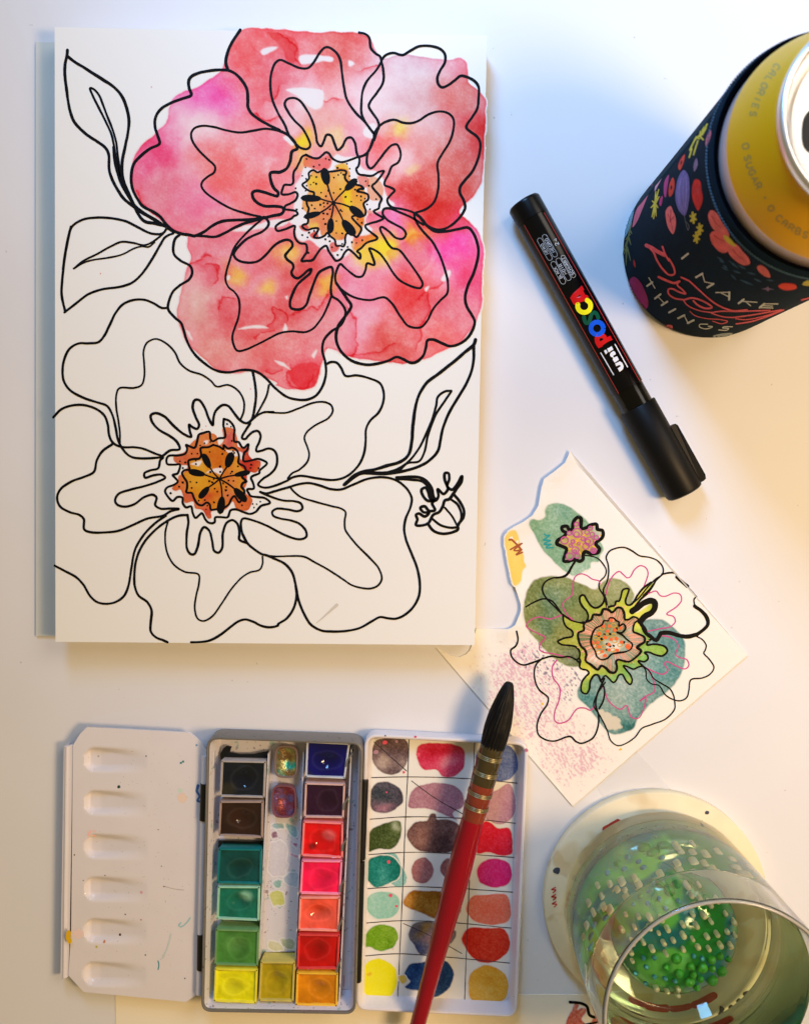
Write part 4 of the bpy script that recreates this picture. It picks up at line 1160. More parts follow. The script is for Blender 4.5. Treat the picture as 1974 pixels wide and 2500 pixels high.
# tray
TRZ = 0.0125
TR = rquad(px('J:98,140 1200,178 1148,2100 58,2082'), [30, 30, 26, 26], 7)
tw = unproj(TR, TRZ)
loft('tray', [setz(inset(tw, .0012), .0002), setz(tw, .0014), setz(tw, TRZ - .0005), setz(inset(tw, .0002), TRZ - .0001), setz(inset(tw, .0005), TRZ), setz(inset(tw, .0010), TRZ - .0002), setz(inset(tw, .0012), TRZ - .0010)], M_GRY, tin, cap=False)
loft('tray_lining', [setz(inset(tw, .0011), TRZ - .0009), setz(inset(tw, .0017), TRZ - .0022), setz(inset(tw, .0024), .0030), setz(inset(tw, .0036), .0016)], M_ENB, tin, cap=True, cap0=False)
# rails that hold the pans
for a, b in (('150,250', '95,2000'), ('535,260', '468,1720'), ('782,250', '722,1790'), ('1118,230', '1030,2050')):
    P = unproj(px(a + ' ' + b, 'J'), .0075)
    d = P[1] - P[0]
    nn = np.array([-d[1], d[0], 0]) / np.hypot(d[0], d[1]) * .00025
    q = np.array([P[0] + nn, P[1] + nn, P[1] - nn, P[0] - nn])
    lo = setz(q, .0016)
    loft('pan_rail', [lo, q], M_ENB, tin, sm=False)
for s in ['1128,262 1100,300 1085,352', '1100,575 1075,610 1070,655', '1085,870 1062,905 1060,945', '1068,1160 1050,1190 1045,1235', '1058,1430 1040,1470 1036,1500', '1045,1725 1028,1760 1022,1800']:
    Pt = px(s, 'J')
    Pt = np.vstack([Pt, Pt[::-1] - np.array([5, -1])])
    slab('prong', Pt, .0040, .0100, M_GRY, tin)

# old paint left on the floor of the tray and behind the top pan
tf = Canvas(650, 1990, 735, 2330, 2.0)
for i_, (s_, c_) in enumerate([('560,760 640,740 650,790 590,800', (150, 190, 196)), ('660,750 730,780 720,840 680,820', (130, 190, 196)), ('560,1240 630,1230 640,1310 560,1330', (220, 226, 130)), ('640,1130 730,1100 740,1200 660,1180', (176, 200, 214)), ('700,890 740,890 730,920', (190, 120, 160)), ('690,965 745,975 740,995 700,985', (226, 130, 160)), ('570,1170 620,1160 610,1200', (140, 190, 180)), ('545,1590 600,1580 640,1640 550,1640', (226, 226, 190)), ('620,1570 690,1560 700,1630 640,1620', (190, 204, 170)), ('560,820 590,800 600,850 560,860', (160, 120, 140)), ('545,900 640,880 640,1100 550,1120', (228, 226, 232))]):
    tf.wash(px(s_, 'J'), c_, seed=500 + i_, rag=9, edge=.25, gran=.4, mottle=.6, dens=.8)
tf.build('dried_wash', plane(.00175), mat('paint_on_enamel', (224, 224, 232), rough=.3, spec=.5, attr=True), tin)
slab('dried_paint', px('J:215,225 240,205 275,212 262,250 330,262 430,262 532,240 530,300 505,300 230,292 200,312 196,262'), .0034, .0042, flat_mat(name='black_residue', col=(16, 20, 24), rough=.25, spec=.5), tin)
slab('dried_paint', px('J:182,872 480,880 492,925 180,922'), .0034, .0042, flat_mat(name='black_residue', col=(16, 20, 24), rough=.25, spec=.5), tin)
for s_, w_, c_ in [('152,190 135,700 118,1300 98,1960', 1.1, (70, 26, 26)), ('150,250 146,320 136,420', 2.0, (40, 34, 36)), ('215,2030 235,2050 200,2070', 1.8, (150, 40, 50)), ('320,2060 370,2070', 1.6, (150, 170, 60)), ('1060,1960 1100,1980 1130,1950', 2.6, (60, 56, 58)), ('1062,1900 1066,1820', 1.4, (160, 60, 60)), ('1120,270 1090,300 1112,330', 3, (30, 26, 28))]:
    stroke('paint_smear', px(s_, 'J'), w_, plane(.0032), flat_mat(name='dried_paint', col=c_, rough=.35), tin, rough=.4)

# lid with its swatch card
LZ = 0.0080
LD = rquad(px('K:72,420 1058,470 988,2130 18,2085'), [34, 34, 30, 30], 7)
lw = unproj(LD, LZ)
loft('lid', [setz(inset(lw, .001), .0004), setz(lw, .0015), setz(lw, LZ - .0009), setz(inset(lw, .0003), LZ - .0002), setz(inset(lw, .0008), LZ), setz(inset(lw, .0014), LZ - .0002), setz(inset(lw, .0019), LZ - .001), setz(inset(lw, .0026), .0026), setz(inset(lw, .0038), .0014)], M_ENA, tin)

# mixing leaf with thumb wells
PZ = 0.0068
LEAF = px('I:240,72 965,113 1020,160 1078,228 1030,1945 985,1975 935,2008 215,1938 108,1822 128,1500 140,200 190,120')


def leafz(p):
    q = (np.asarray(p) - np.array([130, 1750])) / .34662
    z = np.zeros(len(q))
    for k, (x, y) in enumerate([(232, 245), (232, 548), (236, 855), (232, 1155), (230, 1450), (226, 1755)]):
        u_ = q[:, 0] - x
        c = y + 55 + 0.03 * u_
        hw = np.where(u_ < 60, np.sqrt(np.clip(1 - ((60 - u_) / 75) ** 2, 0, 1)) * 74, 74 * (1 + .10 * np.clip(u_ - 60, 0, 320) / 320))
        d = np.abs(q[:, 1] - c) / np.maximum(hw, 1)
        prof_ = np.clip((1.18 - d) / np.interp(u_, [0, 150, 340], [.34, .6, 1.0]), 0, 1)
        prof_ = prof_ * prof_ * (3 - 2 * prof_)
        ramp = np.clip((u_ + 15) / 30, 0, 1) * np.clip((430 - u_) / 340, 0, 1)
        z -= .0025 * prof_ * ramp
    return z


slab('mixing_leaf', LEAF, PZ - .0009, PZ, M_ENA, tin, zfun=leafz, step=3.6).data.polygons.foreach_set
lf = bpy.data.objects['mixing_leaf']
lf.data.polygons.foreach_set('use_smooth', np.ones(len(lf.data.polygons), bool))
lf.data.set_sharp_from_angle(angle=math.radians(50))
# rolled edge of the leaf
FLG = px('I:76,208 132,196 140,204 110,1822 104,1832 52,1860')
fq = lambda p: .0006 * np.exp(-((np.asarray(p)[:, 0] - np.interp(np.asarray(p)[:, 1], [1820, 2390], [164, 157])) / 4.0) ** 2)
slab('leaf_flange', FLG, PZ - .0014, PZ - .0004, M_ENA, tin, zfun=fq, step=3)
A_, B_ = unproj(px('I:80,212 57,1852'), PZ - .0012)
d_ = B_ - A_
nn = np.array([-d_[1], d_[0], 0]) / np.linalg.norm(d_) * .0004
loft('leaf_skirt', [setz(np.array([A_ + nn, B_ + nn, B_ - nn, A_ - nn]), .0002), setz(np.array([A_ + nn, B_ + nn, B_ - nn, A_ - nn]), PZ - .0014)], M_ENA, tin, sm=False)
# leaf specks and stains, flat paint on the enamel
LM = lambda p: unproj(p, PZ + .00008) + np.stack([np.zeros(len(p)), np.zeros(len(p)), leafz(p)], 1)
for i, (x, y, r, c) in enumerate([(464, 494, 11, (20, 70, 66)), (276, 828, 32, (244, 196, 188)), (463, 1547, 9, (70, 50, 40)), (306, 1620, 8, (190, 180, 40)), (358, 1588, 8, (200, 130, 90)), (150, 973, 5, (50, 40, 50)), (655, 277, 5, (70, 60, 60)), (740, 795, 4, (60, 50, 50)), (763, 1052, 4, (80, 60, 60)), (781, 1195, 5, (120, 90, 80)), (366, 1118, 4, (70, 60, 50)), (213, 1153, 4, (50, 40, 40)), (928, 1843, 5, (60, 50, 50)), (508, 1392, 5, (70, 70, 70)), (910, 570, 32, (232, 208, 192)), (895, 520, 14, (196, 222, 206)), (180, 1530, 36, (238, 212, 206)), (303, 292, 7, (180, 170, 150)), (900, 325, 8, (60, 130, 136)), (915, 316, 8, (60, 130, 136)), (620, 1240, 10, (222, 160, 170)), (650, 1678, 5, (60, 60, 60)), (620, 1430, 5, (170, 90, 90)), (1010, 200, 8, (120, 160, 190))]):
    V, F = disc(130 + x * .34662, 1750 + y * .34662, r * .34662, 12, i, .2)
    mk('paint_speck', LM(V), F, flat_mat(name='dried_paint', col=c, rough=.35), tin)
for s, c, w in [('740,1720 745,1750 740,1780', (40, 140, 150), 2.6), ('900,1450 885,1470 900,1480 940,1450 965,1415', (150, 200, 206), 3), ('830,1530 800,1640 770,1700', (196, 208, 210), 3), ('785,1195 850,1212 920,1220', (170, 160, 156), 1.2), ('1020,485 1012,520 1030,560 1015,590 1040,600', (60, 104, 160), 7), ('110,1520 105,1560 115,1580', (226, 180, 20), 9)]:
    off = .0022 if c == (226, 180, 20) else 0
    stroke('paint_smear', px(s, 'I'), w, (lambda p: unproj(p, PZ + .0019)) if off else LM, flat_mat(name='dried_paint', col=c, rough=.35), tin, rough=.35)
rg = np.random.default_rng(3)
many('fine_specks', [disc(130 + x * .34662, 1750 + y * .34662, rg.uniform(.35, .9), 6, i) for i, (x, y) in enumerate(zip(rg.normal(680, 190, 150), rg.uniform(230, 1900, 150))) if 250 < x < 960], LM, flat_mat(name='dried_paint', col=(150, 136, 130), rough=.4), tin)

# hinge rods and clips
for a, b, m, z, r in [('1070,275', '1028,1950', M_ENA, .0085, .0014)]:
    A_, B_ = unproj(px(a + ' ' + b, 'I'), z)
    V, F = lathe([(0.0001, 0), (r, 0), (r, np.linalg.norm(B_ - A_)), (0.0001, np.linalg.norm(B_ - A_))], axis=(A_, B_), seg=16)
    fix_normals(mk('hinge_rod', V, F, m, tin, True)).data.set_sharp_from_angle(angle=.7)


def clip(a, b, cr, z, r):
    A_, B_ = unproj(px(a + ' ' + b, cr), z)
    V, F = lathe([(0.0001, 0), (r, 0.0002), (r, np.linalg.norm(B_ - A_)), (0.0001, np.linalg.norm(B_ - A_))], axis=(A_, B_), seg=16)
    fix_normals(mk('hinge_sleeve', V, F, M_BLKP, tin, True)).data.set_sharp_from_angle(angle=.7)


clip('1070,465', '1063,725', 'I', .0086, .0019)
clip('1047,1525', '1043,1775', 'I', .0086, .0019)
clip('1210,440', '1188,1000', 'J', .0080, .0017)
clip('1184,1012', '1160,1860', 'J', .0080, .0017)

# ================================================================ the pans of paint
M_PAN = {}


def pan(quad, crop, col, rim, label, z=.0098, dish=.0019, rough=.02, blobs=(), glit=None, rad=2.0, lift=(0, 0, 0, 0), gloss=1.0, hs=(.5, .5)):
    C = px(quad, crop)
    c = unproj(C, z)
    t = thing('paint_pan', label, 'paint pan', (c[:, 0].mean(), c[:, 1].mean(), .0017), 'pans of watercolour in the tin')
    o = unproj(rquad(C, rad, 3), z)
    bot = setz(inset(o, .0008), .0018)
    m = flat_mat(name='pan_plastic', col=rim, rough=.35, spec=.5, bump=.1, bscale=600, var=.12, vscale=300)
    loft('pan_cup', [bot, setz(inset(o, .00005), z - .0005), setz(inset(o, .0002), z), setz(inset(o, .0008), z), setz(inset(o, .0010), z - .0006), setz(inset(o, .0011), z - .0055)], m, t)
    # paint surface: bilinear patch inside the rim
    q = unproj(C, z - .0007)
    cen = q.mean(0)
    q = cen + (q - cen) * .935
    n = 56
    s_, t2 = np.meshgrid(np.linspace(0, 1, n), np.linspace(0, 1, n))
    s_, t2 = s_.ravel(), t2.ravel()
    P = (np.outer((1 - s_) * (1 - t2), q[0]) + np.outer(s_ * (1 - t2), q[1]) + np.outer(s_ * t2, q[2]) + np.outer((1 - s_) * t2, q[3]))
    if glit is not None:
        uu_, vv_ = 2 * s_ - 1, 2 * t2 - 1
        uu_, vv_ = uu_ * (1 - .17 * vv_ ** 4), vv_ * (1 - .17 * uu_ ** 4)
        a_, b_ = (uu_ + 1) / 2, (vv_ + 1) / 2
        P = (np.outer((1 - a_) * (1 - b_), q[0]) + np.outer(a_ * (1 - b_), q[1]) + np.outer(a_ * b_, q[2]) + np.outer((1 - a_) * b_, q[3]))
    sd = int(abs(C[0, 0] * 3 + C[0, 1])) % 997
    X, Y = P[:, 0] * 1e4, P[:, 1] * 1e4
    rp = np.random.default_rng(sd)
    hs = (.5 + rp.uniform(-.07, .07), .5 + rp.uniform(-.07, .07))
    dish = dish * rp.uniform(.75, 1.25)
    wob = 1 + .5 * (fbm(X, Y, 55, sd + 40, 2) - .5)
    ds = np.hypot((s_ - hs[0]) * 2 * rp.uniform(.85, 1.1), (t2 - hs[1]) * 2 * rp.uniform(.9, 1.15)) * wob
    wl = np.exp(-(ds / .46) ** 2)
    ed = np.minimum(np.minimum(s_, 1 - s_), np.minimum(t2, 1 - t2))
    h = -dish * wl + .0005 * (1 - np.clip(ed / .07, 0, 1)) ** 2 + .0010 * (fbm(X, Y, 60, sd, 3) - .5) + .00016 * (fbm(X, Y, 10, sd + 1, 2) - .5)
    P[:, 2] += h
    cl = s2l(col) * (1 + .35 * (fbm(X, Y, 50, sd + 2, 4) - .5) * 2)[:, None]
    wc = s2l(rim)
    e = np.clip(1 - ed / .03, 0, 1)[:, None] * .35
    cl = cl * (1 - e) + wc * e
    for (bx, by, br, bc, st) in blobs:
        w_ = np.clip(st * np.exp(-(((s_ - bx) ** 2 + (t2 - by) ** 2) / br ** 2) ** 2), 0, 1)[:, None]
        cl = cl * (1 - w_) + s2l(bc) * w_
    if glit is None:  # highlight round the hollow and shade inside it, painted into the colour
        ring = (np.exp(-((ds - .62 + .1 * (fbm(X, Y, 60, sd + 8, 2) - .5)) / .07) ** 2) * .30)[:, None]
        cl = cl * (1 - ring) + (cl * 1.5 + .03) * ring
        cl = cl * (1 - .3 * np.clip(wl, 0, 1))[:, None]
    if glit is not None:
        for k_, gc in enumerate(glit):
            w_ = np.clip((fbm(X, Y, 34, sd + 30 + k_, 4) - .44) * 4, 0, 1)[:, None]
            cl = cl * (1 - w_) + s2l(gc) * w_
        cl = cl * (.55 + .9 * np.random.default_rng(sd).random(len(cl)))[:, None]
    idx = np.arange(n * n).reshape(n, n)
    F = np.stack([idx[:-1, :-1].ravel(), idx[1:, :-1].ravel(), idx[1:, 1:].ravel(), idx[:-1, 1:].ravel()], 1)
    if glit is not None:
        pm = flat_mat(name='pearl_paint', col=(255, 255, 255), rough=.28, metal=.75, bump=.9, bscale=2600, attr=True)
    else:
        pm = flat_mat(name='wet_paint', col=(255, 255, 255), rough=rough + .06, spec=.55, attr=True, bump=.05, bscale=300)
    mk('paint', P, F, pm, t, True, cl)
    return t


pan('200,305 520,312 510,575 188,566', 'J', (20, 26, 36), (176, 168, 166), 'pan of wet blue-black paint at the top of the left column', z=.0095, blobs=[(.5, .5, .3, (14, 20, 36), .9), (.15, .8, .2, (54, 50, 34), .6)])
pan('190,592 500,592 496,858 180,840', 'J', (46, 28, 22), (168, 146, 138), 'pan of dark brown paint below the blue-black pan', blobs=[(.5, .45, .3, (60, 34, 26), .8)])
pan('182,925 490,930 482,1186 168,1174', 'J', (8, 74, 72), (20, 120, 124), 'pan of dark pine green paint in the left column', blobs=[(.5, .5, .3, (4, 60, 58), .7)])
pan('176,1192 476,1194 470,1442 166,1428', 'J', (18, 112, 92), (158, 214, 188), 'pan of blue-green paint with a mint coloured rim', blobs=[(.68, .28, .17, (150, 212, 184), .75)])
pan('162,1492 470,1502 462,1760 152,1750', 'J', (70, 132, 56), (112, 160, 104), 'pan of leaf green paint above the bright yellow pan', blobs=[(.45, .4, .26, (96, 156, 82), .8)])
pan('156,1768 460,1778 450,2022 146,2006', 'J', (226, 224, 14), (240, 232, 70), 'pan of bright lemon yellow paint at bottom left', blobs=[(.4, .6, .25, (236, 236, 40), .7)], rough=.2, dish=.0006)
pan('580,196 746,206 740,440 566,430', 'J', (150, 150, 110), (126, 106, 104), 'small pearly pan shimmering gold and teal', z=.0062, rad=24, glit=[(196, 190, 90), (70, 190, 190), (150, 120, 80)], dish=.0012)
pan('556,476 730,482 736,714 556,718', 'J', (130, 70, 84), (122, 76, 86), 'small pearly pan shimmering maroon and violet', z=.0062, rad=24, glit=[(170, 90, 90), (110, 110, 190), (140, 60, 80)], dish=.0010)
pan('476,1722 724,1726 712,2010 462,2004', 'J', (178, 158, 20), (206, 190, 96), 'pan of mustard ochre paint between the yellow and orange pans', blobs=[(.75, .35, .2, (160, 150, 24), .7)])
pan('800,168 1110,184 1076,440 790,428', 'J', (12, 12, 96), (196, 200, 214), 'pan of deep ultramarine blue paint at the top right of the tray', blobs=[(.5, .5, .33, (8, 8, 78), .9), (.1, .95, .1, (30, 34, 60), .8)])
pan('790,462 1076,472 1066,718 780,712', 'J', (44, 14, 42), (214, 176, 174), 'pan of crusty dark purple paint below the blue pan', rough=.22, dish=.0004)
pan('776,732 1062,744 1060,998 762,984', 'J', (222, 16, 24), (246, 140, 146), 'pan of scarlet paint with a pale dried spot', blobs=[(.66, .38, .17, (240, 110, 120), .9), (.25, .72, .1, (90, 6, 14), .8)])
pan('766,1008 1056,1012 1042,1258 752,1250', 'J', (250, 24, 84), (250, 150, 186), 'pan of hot pink paint in the right column', dish=.0006)
pan('752,1268 1042,1268 1030,1516 742,1508', 'J', (240, 92, 74), (250, 160, 150), 'pan of coral paint below the hot pink pan', blobs=[(.45, .3, .25, (248, 84, 54), .8)])
pan('740,1528 1040,1534 1026,1782 732,1778', 'J', (190, 14, 14), (226, 70, 70), 'pan of deep red paint above the orange pan', blobs=[(.55, .5, .3, (178, 8, 10), .8)])
pan('730,1798 1026,1804 1020,2042 722,2034', 'J', (214, 132, 12), (244, 196, 60), 'pan of golden orange paint at bottom right of the tray', blobs=[(.6, .4, .25, (206, 130, 20), .8)])

# ================================================================ swatch card in the lid
CZ = 0.0019
sw = thing('swatch_card', 'gridded white card of painted colour swatches lying in the tin lid', 'swatch card', tuple(unproj([[1070, 2120]], CZ)[0]))
slab('card', rquad(px('K:106,447 984,482 934,2028 46,1990'), [26, 26, 26, 20], 5), .0015, CZ, M_PAPER, sw)
SM = plane(CZ + .00006)
SK = plane(CZ + .00011)
kb = lambda x, y, r, c, st=1.0: (860 + x * .40678, 1620 + y * .40678, r * .40678, c, st)
SWA = [
 ('120,520 150,460 220,445 300,445 330,480 332,570 300,640 230,670 160,640 125,590', (112, 92, 98), [kb(220, 620, 60, (190, 170, 160))]),
 ('390,500 450,475 560,478 650,500 675,560 660,630 600,680 540,680 500,640 440,640 400,610', (226, 70, 106), [kb(520, 500, 70, (206, 40, 74)), kb(600, 600, 60, (238, 130, 150))]),
 ('735,560 780,490 930,490 985,560 985,640 910,705 820,690', (98, 120, 190), [kb(930, 560, 60, (110, 132, 200))]),
 ('100,790 150,720 230,715 290,760 305,820 260,870 190,895 120,880', (88, 84, 100), [kb(180, 780, 60, (60, 70, 80)), kb(190, 860, 60, (178, 130, 150))]),
 ('340,830 370,750 450,720 560,720 640,750 670,850 600,900 630,940 540,900 450,870 340,860', (188, 136, 156), [kb(580, 840, 60, (200, 140, 164))]),
 ('800,800 880,750 940,720 975,800 970,900 900,965 810,940', (208, 162, 186), []),
 ('88,1060 110,1000 200,960 285,950 280,1060 240,1110 150,1110 90,1130', (76, 94, 48), [kb(240, 960, 40, (180, 190, 170))]),
 ('325,1030 370,960 450,940 470,905 500,905 505,935 560,935 640,970 630,1080 590,1130 480,1135 380,1110', (126, 92, 90), [kb(560, 1060, 60, (100, 74, 76)), kb(420, 1040, 60, (160, 118, 110))]),
 ('760,1000 800,945 870,985 940,985 960,1080 960,1140 880,1150 800,1130 750,1140', (238, 34, 64), []),
 ('180,1150 250,1140 290,1200 325,1290 300,1340 240,1330', (150, 210, 210), []),
 ('82,1240 110,1170 160,1150 250,1170 290,1230 270,1290 210,1320 140,1340 90,1300', (24, 132, 124), [kb(180, 1290, 50, (60, 160, 154))]),
 ('355,1240 380,1180 440,1165 480,1210 480,1270 430,1320 370,1300', (176, 118, 124), []),
 ('525,1230 560,1175 600,1180 600,1280 550,1280', (160, 104, 104), []),
 ('745,1240 790,1185 880,1172 940,1200 960,1270 930,1330 830,1340 760,1310', (244, 48, 136), [kb(790, 1290, 50, (226, 40, 120))]),
 ('80,1440 120,1380 200,1370 275,1400 280,1460 240,1520 150,1530 100,1500', (158, 220, 206), []),
 ('302,1440 350,1370 450,1365 560,1370 640,1400 650,1470 620,1520 500,1530 420,1500', (172, 112, 30), [kb(350, 1420, 60, (206, 142, 60)), kb(560, 1450, 60, (140, 92, 20))]),
 ('680,1450 720,1400 820,1390 920,1385 945,1440 940,1540 860,1570 740,1550 690,1500', (250, 132, 108), []),
 ('70,1650 110,1590 180,1565 260,1590 275,1640 240,1700 170,1725 110,1700 70,1700', (130, 182, 44), [kb(200, 1640, 40, (104, 160, 26))]),
 ('335,1640 370,1560 450,1545 560,1580 620,1610 600,1670 520,1720 410,1745 370,1690', (126, 118, 132), [kb(440, 1590, 45, (190, 150, 90)), kb(400, 1700, 50, (88, 96, 140)), kb(470, 1650, 40, (190, 150, 150))]),
 ('655,1650 700,1590 800,1590 900,1590 945,1660 930,1730 850,1790 760,1790 690,1730', (232, 60, 38), []),
 ('50,1880 90,1790 180,1775 260,1830 265,1920 220,2000 100,2000 55,1950', (252, 250, 36), [kb(100, 1880, 14, (240, 190, 30))]),
 ('315,1870 340,1810 430,1790 560,1785 605,1850 580,1950 490,2005 420,1970 310,1940 350,1910', (34, 76, 138), [kb(500, 1900, 60, (24, 56, 112))]),
 ('695,1900 740,1830 820,1810 900,1850 935,1920 920,2010 820,2040 720,2020', (242, 186, 70), [kb(840, 1870, 60, (236, 176, 60))]),
 ('275,1880 310,1870 325,1900 300,1920', (240, 214, 110), []),
]
for i, (s, c, bb) in enumerate(SWA):
    P = px(s, 'K')
    cvs = Canvas(P[:, 0].min() - 8, P[:, 1].min() - 8, P[:, 0].max() + 8, P[:, 1].max() + 8, 1.5)
    cvs.wash(P, c, seed=300 + i * 7, rag=3.2, edge=.22, gran=.3, mottle=.3, blobs=bb, back=.15, ew=3)
    o = cvs.build('paint_swatch', plane(CZ + .00005 + .000004 * i), M_PAINT, sw)
GL = ['340,450 333,640 325,800 312,1100 300,1400 285,1720 272,2010', '733,462 726,640', '702,1300 690,1560 672,2030', '98,685 340,680 720,692 990,718', '92,935 330,920 650,928 980,958', '85,1147 320,1133 620,1140 970,1163', '78,1352 300,1338 560,1345 965,1372', '70,1558 290,1543 560,1552 955,1588', '58,1755 280,1742 600,1765 943,1797', '130,470 230,560 325,645', '355,705 500,810 665,905', '305,1560 480,1640 655,1740']
for s in GL:
    stroke('grid_line', px(s, 'K'), 2.0, SK, ink((58, 52, 60)), sw, rough=.3)
many('paint_spatter', [disc(860 + x * .40678, 1620 + y * .40678, r * .40678, 10, i, .2) for i, (x, y, r) in enumerate([(195, 475, 13), (308, 652, 8), (395, 545, 13), (218, 1190, 11), (228, 1392, 11), (263, 1456, 8), (242, 1710, 7), (205, 773, 5), (530, 1560, 5)])], SK, ink((226, 84, 110)), sw)
many('pale_spatter', [disc(860 + x * .40678, 1620 + y * .40678, r * .40678, 10, i, .2) for i, (x, y, r) in enumerate([(142, 532, 14), (265, 468, 9), (228, 557, 6)])], SK, ink((170, 130, 146)), sw)
for i, (x, y, r, c) in enumerate([(378, 440, 7, (220, 60, 110)), (1043, 520, 11, (190, 110, 140)), (197, 433, 5, (70, 60, 60))]):
    V, F = disc(860 + x * .40678, 1620 + y * .40678, r * .40678, 10, i, .15)
    mk('paint_speck', unproj(V, LZ + .00006), F, flat_mat(name='dried_paint', col=c, rough=.35), tin)

# ================================================================ the brush
bz = 0.0138
BA = unproj(px('K:942,112'), bz + .002)[0]
BB = unproj(px('K:372,2240'), bz - .0005)[0]
BL = np.linalg.norm(BB - BA)
kp = lambda y: np.interp(y, [112, 2240], [0, BL])
br = thing('paint_brush', 'red handled quill mop brush with black hair lying across the swatch lid', 'paint brush', tuple((BA + BB) / 2))
U1 = .40678 / 6.02 / 1000 / 2      # half width in metres per picture unit


def tube(name, rows, m, seg=48, rfun=None, smooth_=True, dense=0):
    rows = np.array(rows, float)
    ys, ws = rows[:, 0], rows[:, 1]
    if dense:
        P = smooth(rows * np.array([1, 1]), dense)
        ys, ws = P[:, 0], P[:, 1]
    V, F = lathe([(max(w_, .5) * U1, kp(y_)) for y_, w_ in zip(ys, ws)], axis=(BA, BB), seg=seg, rfun=rfun)
    o = mk(name, V, F, m, br, smooth_)
    return fix_normals(o)


rgb = np.random.default_rng(11)
ph = rgb.random(180)


def hair(r, z, th):
    return r * (1 + .045 * (ph[(np.arange(len(th)) + int(z * 900)) % 180] - .5) + .02 * np.sin(th * 23 + z * 300))


M_HAIR = mat('black_hair', (9, 8, 9), rough=.5, spec=.25, bump=.9, bscale=420, var=.3, vscale=900)
tube('bristles', [(108, 14), (112, 34), (122, 52), (150, 74), (200, 102), (260, 128), (330, 148), (390, 154), (440, 150), (480, 143), (505, 138)], M_HAIR, 180, hair, dense=9)
M_QUILL = mat('quill', (66, 54, 28), rough=.14, spec=.6, coat=.2, var=.35, vscale=120)
M_QUILR = mat('quill_red', (132, 52, 34), rough=.14, spec=.6, coat=.2, var=.25, vscale=120)
tube('quill_ferrule', [(478, 138), (500, 143), (545, 137), (560, 148), (610, 146), (640, 138), (655, 148), (700, 146), (716, 142)], M_QUILL, 48, dense=8)
tube('quill_ferrule', [(700, 143), (730, 146), (760, 134), (775, 142), (815, 140), (838, 133), (855, 142), (900, 138), (925, 128), (930, 100)], M_QUILR, 48, dense=8)
M_WIRE = mat('brass_wire', (170, 158, 120), rough=.35, metal=.9)
for y_ in (548, 642, 762, 842):
    for k_ in range(3):
        tt = kp(y_ + (k_ - 1) * 8.5)
        u_ = (BB - BA) / BL
        c_ = BA + u_ * tt
        e2 = np.cross(u_, (0, 0, 1.0))
        e2 /= np.linalg.norm(e2)
        e3 = np.cross(e2, u_)
        R_ = 141 * U1 + .00012
        th = np.linspace(0, 2 * math.pi, 48, endpoint=False)
        ph_ = np.linspace(0, 2 * math.pi, 6, endpoint=False)
        V = np.array([c_ + (R_ + .00022 * math.cos(p_)) * (math.cos(a) * e2 + math.sin(a) * e3) + .00022 * math.sin(p_) * u_ for a in th for p_ in ph_])
        F = [(i * 6 + j, ((i + 1) % 48) * 6 + j, ((i + 1) % 48) * 6 + (j + 1) % 6, i * 6 + (j + 1) % 6) for i in range(48) for j in range(6)]
        mk('wire_band', V, F, M_WIRE, br, True)
M_RED = mat('red_lacquer', (142, 4, 26), rough=.12, spec=.4, coat=.25, var=.05, vscale=80)
tube('handle', [(900, 110), (912, 126), (930, 134), (1050, 140), (1200, 147), (1300, 147), (1450, 138), (1600, 124), (1750, 112), (1900, 104), (2060, 98), (2240, 90)], M_RED, 64, dense=12)

# ================================================================ stroke lettering
FONT = {
 'A': [[(0, 0), (.5, 1), (1, 0)], [(.2, .36), (.8, .36)]], 'B': [[(0, 0), (0, 1), (.6, 1), (.85, .76), (.6, .53), (0, .53)], [(.6, .53), (.95, .28), (.65, 0), (0, 0)]],
 'C': [[(.95, .8), (.6, 1), (.2, .9), (0, .5), (.2, .1), (.6, 0), (.95, .2)]], 'E': [[(.85, 1), (0, 1), (0, 0), (.85, 0)], [(0, .52), (.7, .52)]],
 'G': [[(.95, .82), (.6, 1), (.2, .9), (0, .5), (.2, .1), (.6, 0), (.95, .12), (.95, .45), (.6, .45)]], 'H': [[(0, 0), (0, 1)], [(1, 0), (1, 1)], [(0, .52), (1, .52)]],
 'I': [[(.5, 0), (.5, 1)]], 'K': [[(0, 0), (0, 1)], [(.9, 1), (.05, .5), (.95, 0)]], 'L': [[(0, 1), (0, 0), (.8, 0)]], 'M': [[(0, 0), (.1, 1), (.5, .3), (.9, 1), (1, 0)]],
 'N': [[(0, 0), (0, 1), (1, 0), (1, 1)]], 'O': [[(.5, 1), (.12, .85), (0, .5), (.12, .15), (.5, 0), (.88, .15), (1, .5), (.88, .85), (.5, 1)]],
 'R': [[(0, 0), (0, 1), (.6, 1), (.9, .75), (.6, .48), (0, .48)], [(.5, .48), (.95, 0)]], 'S': [[(.9, .85), (.5, 1), (.1, .85), (.15, .6), (.8, .42), (.9, .15), (.5, 0), (.08, .15)]],
 'T': [[(0, 1), (1, 1)], [(.5, 1), (.5, 0)]], 'U': [[(0, 1), (0, .3), (.2, .04), (.5, 0), (.8, .04), (1, .3), (1, 1)]], 'W': [[(0, 1), (.25, 0), (.5, .8), (.75, 0), (1, 1)]],
 'a': [[(0, 0), (0, .75), (.25, 1), (.6, 1), (.85, .75), (.85, 0)], [(0, .48), (.85, .48)]],
 'Z': [[(.05, 1), (.95, 1), (.05, 0), (.95, 0)]], '0': [[(.5, 1), (.15, .85), (.05, .5), (.15, .15), (.5, 0), (.85, .15), (.95, .5), (.85, .85), (.5, 1)]],
 '2': [[(.05, .75), (.3, 1), (.75, .95), (.85, .65), (.05, 0), (.95, 0)]], '4': [[(.75, 0), (.75, 1), (.05, .3), (.98, .3)]], '.': [[(.4, .45), (.6, .55)]],
}
ROUND = set('BCGORSU02')


